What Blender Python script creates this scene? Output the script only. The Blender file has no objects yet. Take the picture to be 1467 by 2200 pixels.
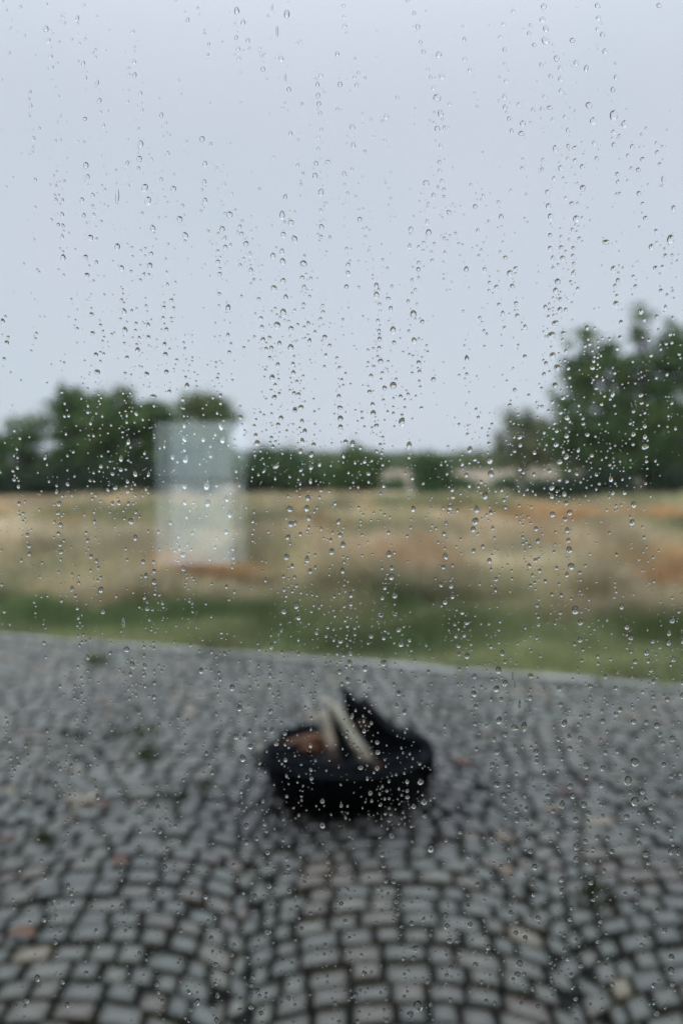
import bpy, math, random
import numpy as np
from mathutils import Vector, Matrix

# ------------------------------------------------------------------ camera, sky, sun, exposure
scene = bpy.context.scene
COL = scene.collection
rnd = random.Random(7)
rng = np.random.default_rng(11)
EYE = Vector((0.0, 0.0, 1.6))
HAZE = True
FPX = 35.0 / 36.0 * 2200.0
PITCH = -math.atan(110.0 / FPX)

cam_d = bpy.data.cameras.new('camera')
cam = bpy.data.objects.new('camera', cam_d)
COL.objects.link(cam)
cam.location = EYE
cam.rotation_euler = (math.radians(90) + PITCH, 0, 0)
cam_d.sensor_fit = 'VERTICAL'
cam_d.sensor_height = 36.0
cam_d.sensor_width = 24.0
cam_d.lens = 35.0
cam_d.clip_start = 0.02
cam_d.clip_end = 6000.0
cam_d.dof.use_dof = True
cam_d.dof.focus_distance = 0.4645
cam_d.dof.aperture_fstop = 6.4
scene.camera = cam

world = bpy.data.worlds.new("World")
scene.world = world
world.use_nodes = True
nt = world.node_tree
nt.nodes.clear()
wo = nt.nodes.new('ShaderNodeOutputWorld')
bg = nt.nodes.new('ShaderNodeBackground')
sky = nt.nodes.new('ShaderNodeTexSky')
sky.sky_type = 'NISHITA'
sky.sun_disc = False
sky.sun_elevation = math.radians(38)
sky.sun_rotation = math.radians(200)
tc = nt.nodes.new('ShaderNodeTexCoord')
nz = nt.nodes.new('ShaderNodeTexNoise')
nz.inputs['Scale'].default_value = 1.6
nz.inputs['Detail'].default_value = 5
nt.links.new(tc.outputs['Generated'], nz.inputs['Vector'])
cr = nt.nodes.new('ShaderNodeValToRGB')
cr.color_ramp.elements[0].position = 0.36
cr.color_ramp.elements[0].color = (0.668, 0.752, 0.858, 1)
cr.color_ramp.elements[1].position = 0.62
cr.color_ramp.elements[1].color = (0.745, 0.775, 0.895, 1)
nt.links.new(nz.outputs['Fac'], cr.inputs['Fac'])
sc_ = nt.nodes.new('ShaderNodeVectorMath')
sc_.operation = 'SCALE'
nt.links.new(cr.outputs['Color'], sc_.inputs[0])
# an overcast sky: even near the horizon, brightening smoothly towards the zenith
sx_ = nt.nodes.new('ShaderNodeSeparateXYZ')
nt.links.new(tc.outputs['Generated'], sx_.inputs[0])
zr = nt.nodes.new('ShaderNodeMapRange')
zr.interpolation_type = 'SMOOTHSTEP'
zr.inputs['From Min'].default_value = 0.30
zr.inputs['From Max'].default_value = 1.0
zr.inputs['To Min'].default_value = 10.6
zr.inputs['To Max'].default_value = 33.0
nt.links.new(sx_.outputs['Z'], zr.inputs['Value'])
nt.links.new(zr.outputs['Result'], sc_.inputs['Scale'])
mx = nt.nodes.new('ShaderNodeMix')
mx.data_type = 'RGBA'
mx.inputs['Factor'].default_value = 0.94
nt.links.new(sky.outputs['Color'], mx.inputs['A'])
nt.links.new(sc_.outputs['Vector'], mx.inputs['B'])
nt.links.new(mx.outputs['Result'], bg.inputs['Color'])
bg.inputs['Strength'].default_value = 0.1
nt.links.new(bg.outputs['Background'], wo.inputs['Surface'])

sun_d = bpy.data.lights.new('sun', 'SUN')
sun_d.energy = 1.5
sun_d.angle = math.radians(28)
sun_d.color = (1.0, 0.97, 0.93)
sun = bpy.data.objects.new('sun', sun_d)
COL.objects.link(sun)
sun.rotation_euler = (math.radians(52), 0, math.radians(-20))

scene.view_settings.view_transform = 'Standard'
scene.view_settings.look = 'None'
scene.view_settings.exposure = 0.0
scene.view_settings.gamma = 1.0
scene.view_settings.use_curve_mapping = False
scene.cycles.max_bounces = 14
scene.cycles.transmission_bounces = 12
scene.cycles.transparent_max_bounces = 24
scene.cycles.diffuse_bounces = 3
scene.cycles.glossy_bounces = 4
scene.cycles.caustics_reflective = False
scene.cycles.caustics_refractive = False
scene.cycles.sample_clamp_indirect = 3.0

# ------------------------------------------------------------------ helpers
def ground(px, py, z=0.0):
    """The point of the plane z that the photograph shows at a pixel."""
    u = (px - 733.5) / FPX
    v = -(py - 1100) / FPX
    dy = math.cos(PITCH) - v * math.sin(PITCH)
    dz = math.sin(PITCH) + v * math.cos(PITCH)
    t = (z - EYE.z) / dz
    return Vector((u * t, dy * t, z))

def at(px, py, Y):
    """The point at depth Y that the photograph shows at a pixel."""
    u = (px - 733.5) / FPX
    v = -(py - 1100) / FPX
    dy = math.cos(PITCH) - v * math.sin(PITCH)
    dz = math.sin(PITCH) + v * math.cos(PITCH)
    t = Y / dy
    return Vector((u * t, Y, EYE.z + dz * t))

def tag(o, label=None, cat=None, group=None, kind=None):
    if label: o['label'] = label
    if cat: o['category'] = cat
    if group: o['group'] = group
    if kind: o['kind'] = kind
    return o

def link_mesh(name, me, parent=None):
    o = bpy.data.objects.new(name, me)
    COL.objects.link(o)
    if parent is not None: o.parent = parent
    return o

def empty(name, loc):
    o = bpy.data.objects.new(name, None)
    COL.objects.link(o)
    o.location = loc
    o.empty_display_size = 0.1
    return o

def mesh_np(name, verts, tris, mat, cols=None, smooth=None, quads=None):
    """A mesh from numpy arrays: tris (n,3) and/or quads (m,4), per-vertex colour 'tint'."""
    me = bpy.data.meshes.new(name)
    verts = np.asarray(verts, dtype=np.float32)
    idx = []
    starts = []
    n = 0
    tot = []
    if tris is not None and len(tris):
        tris = np.asarray(tris, dtype=np.int32)
        idx.append(tris.ravel()); starts.append(np.arange(len(tris)) * 3); tot.append(np.full(len(tris), 3)); n = len(tris) * 3
    if quads is not None and len(quads):
        quads = np.asarray(quads, dtype=np.int32)
        idx.append(quads.ravel()); starts.append(n + np.arange(len(quads)) * 4); tot.append(np.full(len(quads), 4))
    idx = np.concatenate(idx); starts = np.concatenate(starts); tot = np.concatenate(tot)
    me.vertices.add(len(verts)); me.vertices.foreach_set('co', verts.ravel())
    me.loops.add(len(idx)); me.loops.foreach_set('vertex_index', idx.astype(np.int32))
    me.polygons.add(len(starts)); me.polygons.foreach_set('loop_start', starts.astype(np.int32))
    me.polygons.foreach_set('loop_total', tot.astype(np.int32))
    if smooth is not None:
        sm = np.broadcast_to(np.asarray(smooth, dtype=bool), (len(starts),))
        me.polygons.foreach_set('use_smooth', np.ascontiguousarray(sm))
    if cols is not None:
        ca = me.color_attributes.new('tint', 'FLOAT_COLOR', 'POINT')
        c4 = np.ones((len(verts), 4), dtype=np.float32)
        c4[:, :3] = cols
        ca.data.foreach_set('color', c4.ravel())
    me.update(calc_edges=True)
    me.validate()
    me.materials.append(mat)
    return me

def box(name, x0, x1, y0, y1, z0, z1, mat, parent=None, bevel=0.0):
    v = [(x, y, z) for x in (x0, x1) for y in (y0, y1) for z in (z0, z1)]
    q = [(0, 1, 3, 2), (4, 6, 7, 5), (0, 4, 5, 1), (2, 3, 7, 6), (0, 2, 6, 4), (1, 5, 7, 3)]
    me = bpy.data.meshes.new(name)
    me.from_pydata(v, [], q)
    me.materials.append(mat)
    me.update()
    o = link_mesh(name, me, parent)
    if bevel:
        m = o.modifiers.new('edge', 'BEVEL'); m.width = bevel; m.segments = 2
    return o

def smoothnoise(x, y, seed, scale):
    """Cheap value noise on arrays, 0..1."""
    x = np.asarray(x, dtype=float) * scale; y = np.asarray(y, dtype=float) * scale
    xi = np.floor(x); yi = np.floor(y); fx = x - xi; fy = y - yi
    fx = fx * fx * (3 - 2 * fx); fy = fy * fy * (3 - 2 * fy)
    def h(a, b):
        n = np.sin(a * 127.1 + b * 311.7 + seed * 74.7) * 43758.5453
        return n - np.floor(n)
    return (h(xi, yi) * (1 - fx) + h(xi + 1, yi) * fx) * (1 - fy) + (h(xi, yi + 1) * (1 - fx) + h(xi + 1, yi + 1) * fx) * fy

# ------------------------------------------------------------------ materials
def pbr(name, color=(0.5, 0.5, 0.5), rough=0.8, metal=0.0, tint=False, noise=None, bump=0.0, bump_scale=40.0, spec=0.5, second=None, coord='Object'):
    m = bpy.data.materials.new(name)
    m.use_nodes = True
    n = m.node_tree.nodes; l = m.node_tree.links
    b = n['Principled BSDF']
    b.inputs['Roughness'].default_value = rough
    b.inputs['Metallic'].default_value = metal
    b.inputs['Specular IOR Level'].default_value = spec
    b.inputs['Base Color'].default_value = (*color, 1)
    tcn = n.new('ShaderNodeTexCoord')
    out = None
    if tint:
        a = n.new('ShaderNodeAttribute'); a.attribute_name = 'tint'
        out = a.outputs['Color']
    if noise:
        sc, amt = noise
        t = n.new('ShaderNodeTexNoise'); t.inputs['Scale'].default_value = sc; t.inputs['Detail'].default_value = 6
        l.new(tcn.outputs[coord], t.inputs['Vector'])
        r = n.new('ShaderNodeMapRange')
        r.inputs['From Min'].default_value = 0.3; r.inputs['From Max'].default_value = 0.7
        r.inputs['To Min'].default_value = 1 - amt; r.inputs['To Max'].default_value = 1 + amt
        l.new(t.outputs['Fac'], r.inputs['Value'])
        v = n.new('ShaderNodeVectorMath'); v.operation = 'SCALE'
        if out is not None: l.new(out, v.inputs[0])
        elif second is not None:
            mm = n.new('ShaderNodeMix'); mm.data_type = 'RGBA'
            t2 = n.new('ShaderNodeTexNoise'); t2.inputs['Scale'].default_value = sc * 0.37; t2.inputs['Detail'].default_value = 4
            l.new(tcn.outputs[coord], t2.inputs['Vector'])
            r2 = n.new('ShaderNodeMapRange'); r2.inputs['From Min'].default_value = 0.42; r2.inputs['From Max'].default_value = 0.6
            l.new(t2.outputs['Fac'], r2.inputs['Value'])
            l.new(r2.outputs['Result'], mm.inputs['Factor'])
            mm.inputs['A'].default_value = (*color, 1); mm.inputs['B'].default_value = (*second, 1)
            l.new(mm.outputs['Result'], v.inputs[0])
        else: v.inputs[0].default_value = color
        l.new(r.outputs['Result'], v.inputs['Scale'])
        out = v.outputs['Vector']
    if out is not None: l.new(out, b.inputs['Base Color'])
    if bump:
        t = n.new('ShaderNodeTexNoise'); t.inputs['Scale'].default_value = bump_scale; t.inputs['Detail'].default_value = 5
        l.new(tcn.outputs[coord], t.inputs['Vector'])
        bp = n.new('ShaderNodeBump'); bp.inputs['Strength'].default_value = bump; bp.inputs['Distance'].default_value = 0.01
        l.new(t.outputs['Fac'], bp.inputs['Height']); l.new(bp.outputs['Normal'], b.inputs['Normal'])
    return m

M_ground = pbr('soil_and_turf', tint=True, noise=(3.0, 0.25), rough=0.95, spec=0.2)
M_stone = pbr('wet_granite', tint=True, noise=(35.0, 0.22), rough=0.30, bump=0.6, bump_scale=60, spec=0.5)
_b = M_stone.node_tree.nodes['Principled BSDF']
_b.inputs['Coat Weight'].default_value = 1.0        # the film of rain water on the setts
_b.inputs['Coat Roughness'].default_value = 0.17
_b.inputs['Coat IOR'].default_value = 1.42
M_kerb = pbr('kerb_granite', (0.27, 0.27, 0.265), rough=0.45, noise=(20, 0.2), bump=0.4, bump_scale=60)
def leafy(name, rough, spec, trans):
    m = pbr(name, tint=True, rough=rough, spec=spec)
    n = m.node_tree.nodes; l = m.node_tree.links
    t = n.new('ShaderNodeBsdfTranslucent'); a = n.new('ShaderNodeAttribute'); a.attribute_name = 'tint'
    l.new(a.outputs['Color'], t.inputs['Color'])
    ms = n.new('ShaderNodeMixShader'); ms.inputs['Fac'].default_value = trans
    l.new(n['Principled BSDF'].outputs[0], ms.inputs[1]); l.new(t.outputs[0], ms.inputs[2])
    l.new(ms.outputs[0], n['Material Output'].inputs['Surface'])
    return m
M_grass = leafy('grass_blades', 0.7, 0.25, 0.4)
M_leaf = leafy('tree_leaves', 0.55, 0.3, 0.12)
M_bark = pbr('tree_bark', (0.06, 0.048, 0.036), rough=0.95, noise=(8, 0.35))
M_iron = pbr('sooty_steel', (0.004, 0.006, 0.008), rough=0.65, metal=0.0, noise=(12, 0.5), bump=0.4, spec=0.12)
M_char = pbr('charred_wood', (0.004, 0.005, 0.007), rough=0.7, noise=(25, 0.6), bump=1.0, bump_scale=55, spec=0.06)
M_pale = pbr('debarked_wood', (0.34, 0.27, 0.20), rough=0.7, noise=(18, 0.25), bump=0.5, second=(0.20, 0.155, 0.11))
M_pale_grey = pbr('weathered_pale_wood', (0.40, 0.36, 0.27), rough=0.7, noise=(18, 0.22), bump=0.5, second=(0.27, 0.26, 0.18))
M_brown = pbr('scorched_brown_wood', (0.30, 0.115, 0.045), rough=0.75, noise=(22, 0.4), bump=0.6, second=(0.05, 0.028, 0.018))
M_ash = pbr('wet_ash', (0.012, 0.014, 0.016), rough=0.9, noise=(30, 0.5), bump=0.8)
M_deadleaf = pbr('fallen_leaf', (0.15, 0.062, 0.032), rough=0.6, noise=(30, 0.3))
M_wall = pbr('exterior_render', (0.22, 0.215, 0.205), rough=0.9, noise=(6, 0.12), bump=0.3)
M_room = pbr('dark_room_paint', (0.02, 0.021, 0.022), rough=0.9)
M_frame = pbr('window_frame_paint', (0.05, 0.052, 0.055), rough=0.5, noise=(14, 0.1))
M_hill = pbr('distant_wooded_hill', (0.05, 0.065, 0.045), rough=1.0, noise=(0.02, 0.3), spec=0.0)

def glass_pane_mat():
    m = bpy.data.materials.new('window_glass')
    m.use_nodes = True
    n = m.node_tree.nodes; l = m.node_tree.links
    n.clear()
    o = n.new('ShaderNodeOutputMaterial')
    tr = n.new('ShaderNodeBsdfTransparent'); tr.inputs['Color'].default_value = (0.985, 0.995, 0.99, 1)
    gl = n.new('ShaderNodeBsdfGlossy'); gl.inputs['Roughness'].default_value = 0.0
    ge = n.new('ShaderNodeNewGeometry')
    dt = n.new('ShaderNodeVectorMath'); dt.operation = 'DOT_PRODUCT'
    l.new(ge.outputs['Normal'], dt.inputs[0]); l.new(ge.outputs['Incoming'], dt.inputs[1])
    ab = n.new('ShaderNodeMath'); ab.operation = 'ABSOLUTE'; l.new(dt.outputs['Value'], ab.inputs[0])
    om = n.new('ShaderNodeMath'); om.operation = 'SUBTRACT'; om.inputs[0].default_value = 1.0; l.new(ab.outputs[0], om.inputs[1])
    pw = n.new('ShaderNodeMath'); pw.operation = 'POWER'; pw.inputs[1].default_value = 5.0; l.new(om.outputs[0], pw.inputs[0])
    ma = n.new('ShaderNodeMath'); ma.operation = 'MULTIPLY_ADD'; ma.inputs[1].default_value = 0.955; ma.inputs[2].default_value = 0.045
    l.new(pw.outputs[0], ma.inputs[0])
    ms = n.new('ShaderNodeMixShader')
    l.new(ma.outputs[0], ms.inputs['Fac']); l.new(tr.outputs[0], ms.inputs[1]); l.new(gl.outputs[0], ms.inputs[2])
    l.new(ms.outputs[0], o.inputs['Surface'])
    return m
M_glass = glass_pane_mat()

def water_mat():
    m = bpy.data.materials.new('rain_water')
    m.use_nodes = True
    n = m.node_tree.nodes; l = m.node_tree.links
    n.clear()
    o = n.new('ShaderNodeOutputMaterial')
    g = n.new('ShaderNodeBsdfGlass'); g.inputs['IOR'].default_value = 1.333; g.inputs['Roughness'].default_value = 0.0
    l.new(g.outputs[0], o.inputs['Surface'])
    return m
M_water = water_mat()

def lit_mat():
    m = bpy.data.materials.new('lit_frosted_glass')
    m.use_nodes = True
    n = m.node_tree.nodes; l = m.node_tree.links
    n.clear()
    o = n.new('ShaderNodeOutputMaterial')
    e = n.new('ShaderNodeEmission')
    t = n.new('ShaderNodeTexNoise'); t.inputs['Scale'].default_value = 3.0
    r = n.new('ShaderNodeValToRGB')
    r.color_ramp.elements[0].position = 0.3; r.color_ramp.elements[0].color = (0.66, 0.82, 0.93, 1)
    r.color_ramp.elements[1].position = 0.7; r.color_ramp.elements[1].color = (0.80, 0.90, 0.95, 1)
    tcn = n.new('ShaderNodeTexCoord'); l.new(tcn.outputs['Object'], t.inputs['Vector'])
    l.new(t.outputs['Fac'], r.inputs['Fac']); l.new(r.outputs['Color'], e.inputs['Color'])
    e.inputs['Strength'].default_value = 2.1
    l.new(e.outputs[0], o.inputs['Surface'])
    return m
M_lit = lit_mat()
M_lit2 = lit_mat()
M_lit2.name = 'lit_frosted_glass_upper'
M_lit.node_tree.nodes['Emission'].inputs['Strength'].default_value = 2.0

# ------------------------------------------------------------------ ground
def edge_y(x):
    """Where the paving ends and the grass begins."""
    return 9.10 - 0.3735 * (x + 3.13)

TAN = np.array((0.45, 0.355, 0.245)); STRAW = np.array((0.56, 0.47, 0.345)); OLIVE = np.array((0.21, 0.215, 0.115))
ORANGE = np.array((0.46, 0.245, 0.10)); GREEN = np.array((0.118, 0.152, 0.062)); DKGREEN = np.array((0.05, 0.088, 0.036))
RUST = np.array((0.46, 0.235, 0.095)); BROWN = np.array((0.14, 0.085, 0.045)); LIME = np.array((0.22, 0.23, 0.115)); PINKTAN = np.array((0.27, 0.21, 0.15))
PATCH = [(-5.5, 26, 5.0, 3.2, OLIVE, 0.8), (-6.5, 18.5, 4.5, 2.6, STRAW, 0.75), (-9, 33, 7, 4, TAN, 0.8), (8.5, 38, 9.0, 6.0, OLIVE, 0.8),
         (6.6, 27, 4.5, 3.4, ORANGE, 0.6), (4.5, 12.3, 1.3, 1.7, RUST, 0.6), (5.2, 14.5, 1.6, 1.2, ORANGE, 0.5), (-1.75, 13.0, 0.95, 1.2, ORANGE, 0.75), (-1.35, 12.2, 0.8, 0.5, BROWN, 0.8),
         (6.9, 21.5, 1.9, 2.2, OLIVE, 0.8), (-4.3, 12.6, 1.6, 1.3, OLIVE, 0.7), (3.4, 36, 3.4, 7.0, OLIVE, 0.7), (2.6, 30, 3.0, 5.0, OLIVE, 0.5), (0.7, 16.5, 1.1, 1.6, TAN, 0.7),
         (-1.0, 22, 2.4, 3.0, OLIVE, 0.5), (3.0, 17.5, 2.2, 2.4, TAN, 0.8), (2.4, 12.9, 1.5, 0.9, STRAW, 0.6), (0.4, 12.6, 1.0, 0.8, TAN, 0.5), (0.7, 19.5, 0.7, 1.2, OLIVE, 0.7), (-0.8, 18.6, 0.9, 1.2, ORANGE, 0.4)]

def veg_colour(x, y, verge=True):
    x = np.asarray(x, float); y = np.asarray(y, float)
    n1 = smoothnoise(x, y * 0.8, 1, 0.28); n2 = smoothnoise(x, y, 2, 1.1); n3 = smoothnoise(x, y, 3, 3.1)
    c = TAN[None, :] * (1 - n1[:, None]) + (OLIVE * 0.65 + TAN * 0.35)[None, :] * n1[:, None]
    for px, py, rx, ry, colr, w in PATCH:
        d = ((x - px) / rx) ** 2 + ((y - py) / ry) ** 2 + (n2 - 0.5) * 0.9
        k = np.clip(1.25 - d, 0, 1)[:, None] * w
        c = c * (1 - k) + colr[None, :] * k
    # mown green verge next to the paving
    vy = y - edge_y(x)
    lim = 2.6 + (n1 - 0.5) * 1.2 + (n2 - 0.5) * 1.6 + 0.12 * x
    k = np.clip((lim - vy) / 0.6, 0, 1)[:, None] * (1.0 if verge else 0.25)
    g = GREEN[None, :] * (1 - n2[:, None] * 0.7) + DKGREEN[None, :] * n2[:, None] * 0.7
    dry = np.clip((smoothnoise(x, y * 1.6, 17, 1.1) - 0.55) * 3.0, 0, 1)[:, None] * 0.55
    g = g * (1 - dry) + OLIVE[None, :] * dry
    lime = np.clip((smoothnoise(x, y, 5, 0.9) - 0.5) * 2.2, 0, 1)[:, None] + np.clip(1 - vy / 0.45, 0, 1)[:, None] * 0.6
    lime = np.clip(lime, 0, 1)
    g = g * (1 - lime) + LIME[None, :] * lime
    c = c * (1 - k) + g * k
    m_ = smoothnoise(x * 1.5, y * 0.24, 14, 1.0) * 0.6 + smoothnoise(x * 2.6, y * 0.5, 15, 1.0) * 0.4
    o_ = np.clip((smoothnoise(x * 1.1, y * 0.2, 18, 1.0) - 0.6) * 3, 0, 1)[:, None] * 0.5
    c = c * (1 - o_) + OLIVE[None, :] * o_
    o_ = np.clip((smoothnoise(x * 1.3, y * 0.22, 19, 1.0) - 0.66) * 3, 0, 1)[:, None] * 0.5 * np.clip((y - edge_y(x) - 2.6) / 0.8, 0, 1)[:, None]
    c = c * (1 - o_) + ORANGE[None, :] * o_
    c = c * (0.62 + 1.15 * m_)[:, None]
    # far stubble field
    far = np.clip((y - 47) / 6.0, 0, 1)[:, None]
    c = c * (1 - far) + PINKTAN[None, :] * far
    far2 = np.clip((y - 150) / 90.0, 0, 1)[:, None]
    c = c * (1 - far2) + np.array((0.12, 0.14, 0.09))[None, :] * far2
    return c * (0.85 + 0.3 * n3[:, None])

def meadow_h(x, y):
    x = np.asarray(x, float); y = np.asarray(y, float)
    vy = y - edge_y(x)
    k = np.clip((vy - 2.0) / 4.0, 0, 1) * np.clip((70 - y) / 30, 0, 1)
    h = k * (0.22 * (smoothnoise(x, y, 8, 0.35) - 0.4) + 0.10 * smoothnoise(x, y, 9, 1.3))
    # far field rises gently
    h = h + np.clip((y - 60) / 100.0, 0, 1) ** 1.3 * 0.9
    r = np.sqrt(x * x + y * y)
    h = h + np.clip((r - 170) / 1500.0, 0, 1) * 6.0
    h = np.where(vy < 0.0, -0.03, h)
    return h

def spaced(lo, hi, n, s):
    t = np.linspace(math.asinh(lo / s), math.asinh(hi / s), n)
    return np.sinh(t) * s
xs = spaced(-1300, 1300, 240, 9.0)
ys = np.concatenate([spaced(-1300, -0.5, 40, 9.0), np.arange(0.1, 14, 0.12), 14 + spaced(0.1, 1300, 170, 16.0)])
GX, GY = np.meshgrid(xs, ys)
gx = GX.ravel(); gy = GY.ravel()
gz = meadow_h(gx, gy)
gv = np.stack([gx, gy, gz], 1)
gc = veg_colour(gx, gy)
pav = (gy < edge_y(gx)) & (gy > -1) & (np.abs(gx) < 9)
soil = np.array((0.022, 0.026, 0.022))
moss = np.clip((smoothnoise(gx, gy, 12, 1.6) - 0.62) * 4, 0, 1)[:, None]
gc = np.where(pav[:, None], soil[None, :] * (1 - moss) + np.array((0.03, 0.05, 0.02))[None, :] * moss, gc)
nx = len(xs); ny = len(ys)
ii, jj = np.meshgrid(np.arange(nx - 1), np.arange(ny - 1))
a = (jj * nx + ii).ravel()
gq = np.stack([a, a + 1, a + nx + 1, a + nx], 1)
g_me = mesh_np('ground', gv, None, M_ground, gc, True, gq)
tag(link_mesh('ground', g_me), 'meadow ground running out from the paved yard to the horizon', kind='structure')

# distant low hills on the horizon
def ridge(seed, dist, hmax, name):
    n = 200
    th = np.linspace(0, 2 * math.pi, n + 1)
    hh = hmax * (0.35 + 0.65 * smoothnoise(np.cos(th) * 6, np.sin(th) * 6, seed, 1.0))
    hh[-1] = hh[0]
    v = []; q = []
    for k in range(n + 1):
        c, s = math.cos(th[k]), math.sin(th[k])
        v += [(c * dist, s * dist, -4), (c * (dist + 60), s * (dist + 60), hh[k] * 0.8), (c * (dist + 150), s * (dist + 150), hh[k]), (c * (dist + 320), s * (dist + 320), -4)]
    for k in range(n):
        for j in range(3):
            p = k * 4 + j; q.append((p, p + 4, p + 5, p + 1))
    me = mesh_np(name, v, None, M_hill, None, True, q)
    return tag(link_mesh(name, me), kind='structure')
ridge(21, 820, 17, 'hills')

# ------------------------------------------------------------------ cobble paving
PW = 1.05         # width of one segmental arc
PX0 = 0.197       # apex of the arc under the camera's right
ARC_R = 0.75
STEP = 0.120
def arc_y(u):
    return math.sqrt(max(ARC_R ** 2 - u * u, 0)) - ARC_R

PAL = [((0.170, 0.168, 0.155), 30), ((0.135, 0.142, 0.134), 22), ((0.200, 0.188, 0.168), 16), ((0.138, 0.155, 0.148), 12), ((0.21, 0.172, 0.142), 9), ((0.17, 0.115, 0.085), 6), ((0.42, 0.31, 0.20), 4), ((0.16, 0.185, 0.175), 5)]
PAL_C = [c for c, w in PAL]; PAL_W = [w for c, w in PAL]
FIRE = Vector((0.012, 4.72, 0.0))

def stone_geo(corners, top, r_):
    """A sett: rounded eight sided block, chamfered, slightly domed. corners ccw."""
    cx = sum(c[0] for c in corners) / 4; cy = sum(c[1] for c in corners) / 4
    ring = []
    for i in range(4):
        p = corners[i]; q = corners[(i + 1) % 4]; o = corners[i - 1]
        a_ = 0.07 + r_.random() * 0.08; b_ = 0.07 + r_.random() * 0.08
        ring.append((p[0] + (o[0] - p[0]) * a_, p[1] + (o[1] - p[1]) * a_))
        ring.append((p[0] + (q[0] - p[0]) * b_, p[1] + (q[1] - p[1]) * b_))
    tx = (r_.random() - 0.5) * 0.06; ty = (r_.random() - 0.5) * 0.06
    V = []
    for k, z in ((0.97, -0.05), (1.0, -0.010), (0.90, 0.0)):
        for (x, y) in ring:
            X = cx + (x - cx) * k; Y = cy + (y - cy) * k
            V.append((X, Y, top + z + (X - cx) * tx + (Y - cy) * ty if z > -0.04 else z))
    V.append((cx, cy, top + 0.004))
    Q = []
    for L in (0, 8):
        for i in range(8):
            j = (i + 1) % 8
            Q.append((L + i, L + j, L + 8 + j, L + 8 + i))
    T = [(16 + i, 16 + (i + 1) % 8, 24) for i in range(8)]
    return V, T, Q

stones = []
sr = random.Random(3)
for ci in range(-9, 10):
    xc = PX0 + ci * PW
    for k in range(-12, 110):
        y0 = k * STEP + sr.uniform(-.008, .008)
        if y0 > 13.5: continue
        # walk along the arc from -45 to +45 degrees
        n = 11 if (k + ci) % 2 else 10
        tl = -math.asin((PW / 2 - (-1) ** k * 0.040 + 0.03 * math.sin(k * 2.3 + ci)) / ARC_R)
        tr = math.asin((PW / 2 + (-1) ** k * 0.040 - 0.03 * math.sin(k * 2.3 + ci + 1)) / ARC_R)
        cuts = [tl]
        ws = [0.75 + sr.random() * 0.6 - 0.22 * abs((i + .5) / n * 2 - 1) for i in range(n)]
        s_ = sum(ws); acc = 0
        for w in ws:
            acc += w; cuts.append(tl + (tr - tl) * acc / s_)
        for i in range(n):
            t0, t1 = cuts[i], cuts[i + 1]
            g = 0.0085 / ARC_R * (0.6 + sr.random() * 1.1)
            g2 = 0.0085 / ARC_R * (0.6 + sr.random() * 1.1)
            def pt(t, dy):
                return (xc + ARC_R * math.sin(t), y0 + ARC_R * math.cos(t) - ARC_R + dy)
            j0 = 0.004 + sr.random() * 0.015; j1 = 0.004 + sr.random() * 0.013
            c = [pt(t0 + g, j0), pt(t1 - g2, j0 + (sr.random() - .5) * .008), pt(t1 - g2, STEP - j1), pt(t0 + g, STEP - j1 + (sr.random() - .5) * .008)]
            mx_ = sum(p[0] for p in c) / 4; my_ = sum(p[1] for p in c) / 4
            if my_ > edge_y(mx_) - 0.14 or my_ < 0.72 or abs(mx_) > 8.2: continue
            if max(p[1] - edge_y(p[0]) for p in c) > -0.135: continue
            stones.append((c, mx_, my_))

def stone_col(mx_, my_):
    c = np.array(sr.choices(PAL_C, PAL_W)[0]) * (0.78 + sr.random() * 0.46) * 0.45
    c = (c * 0.72 + c.mean() * 0.28) * np.array((1.06, 1.04, 0.80))
    br = float(np.clip((smoothnoise(mx_, my_, 73, 2.1) - 0.58) * 3, 0, 1)) * sr.random()
    c = c * (1 - br) + np.array((0.10, 0.070, 0.045)) * br
    c = c * (0.72 + 0.56 * float(smoothnoise(mx_, my_, 71, 1.3)))
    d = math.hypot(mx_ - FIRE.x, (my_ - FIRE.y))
    if d < 0.98:                                  # setts darken and redden towards the fire bowl
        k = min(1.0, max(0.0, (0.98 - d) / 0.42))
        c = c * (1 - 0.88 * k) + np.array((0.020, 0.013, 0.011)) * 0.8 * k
    if 3.35 < my_ < 4.3 and abs(mx_ - 0.05) < 0.75 and sr.random() < 0.25:
        c = c * np.array((0.9, 0.74, 0.66))
    return c

def in_view(mx_, my_):
    u = mx_ / my_ * FPX; v = 1.6 / my_
    return abs(u) < 760 and v < math.tan(math.radians(24.3))
near = sorted([s for s in stones if in_view(s[1], s[2])], key=lambda s: s[2])[:298]
near_ids = set(id(s) for s in near)
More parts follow.
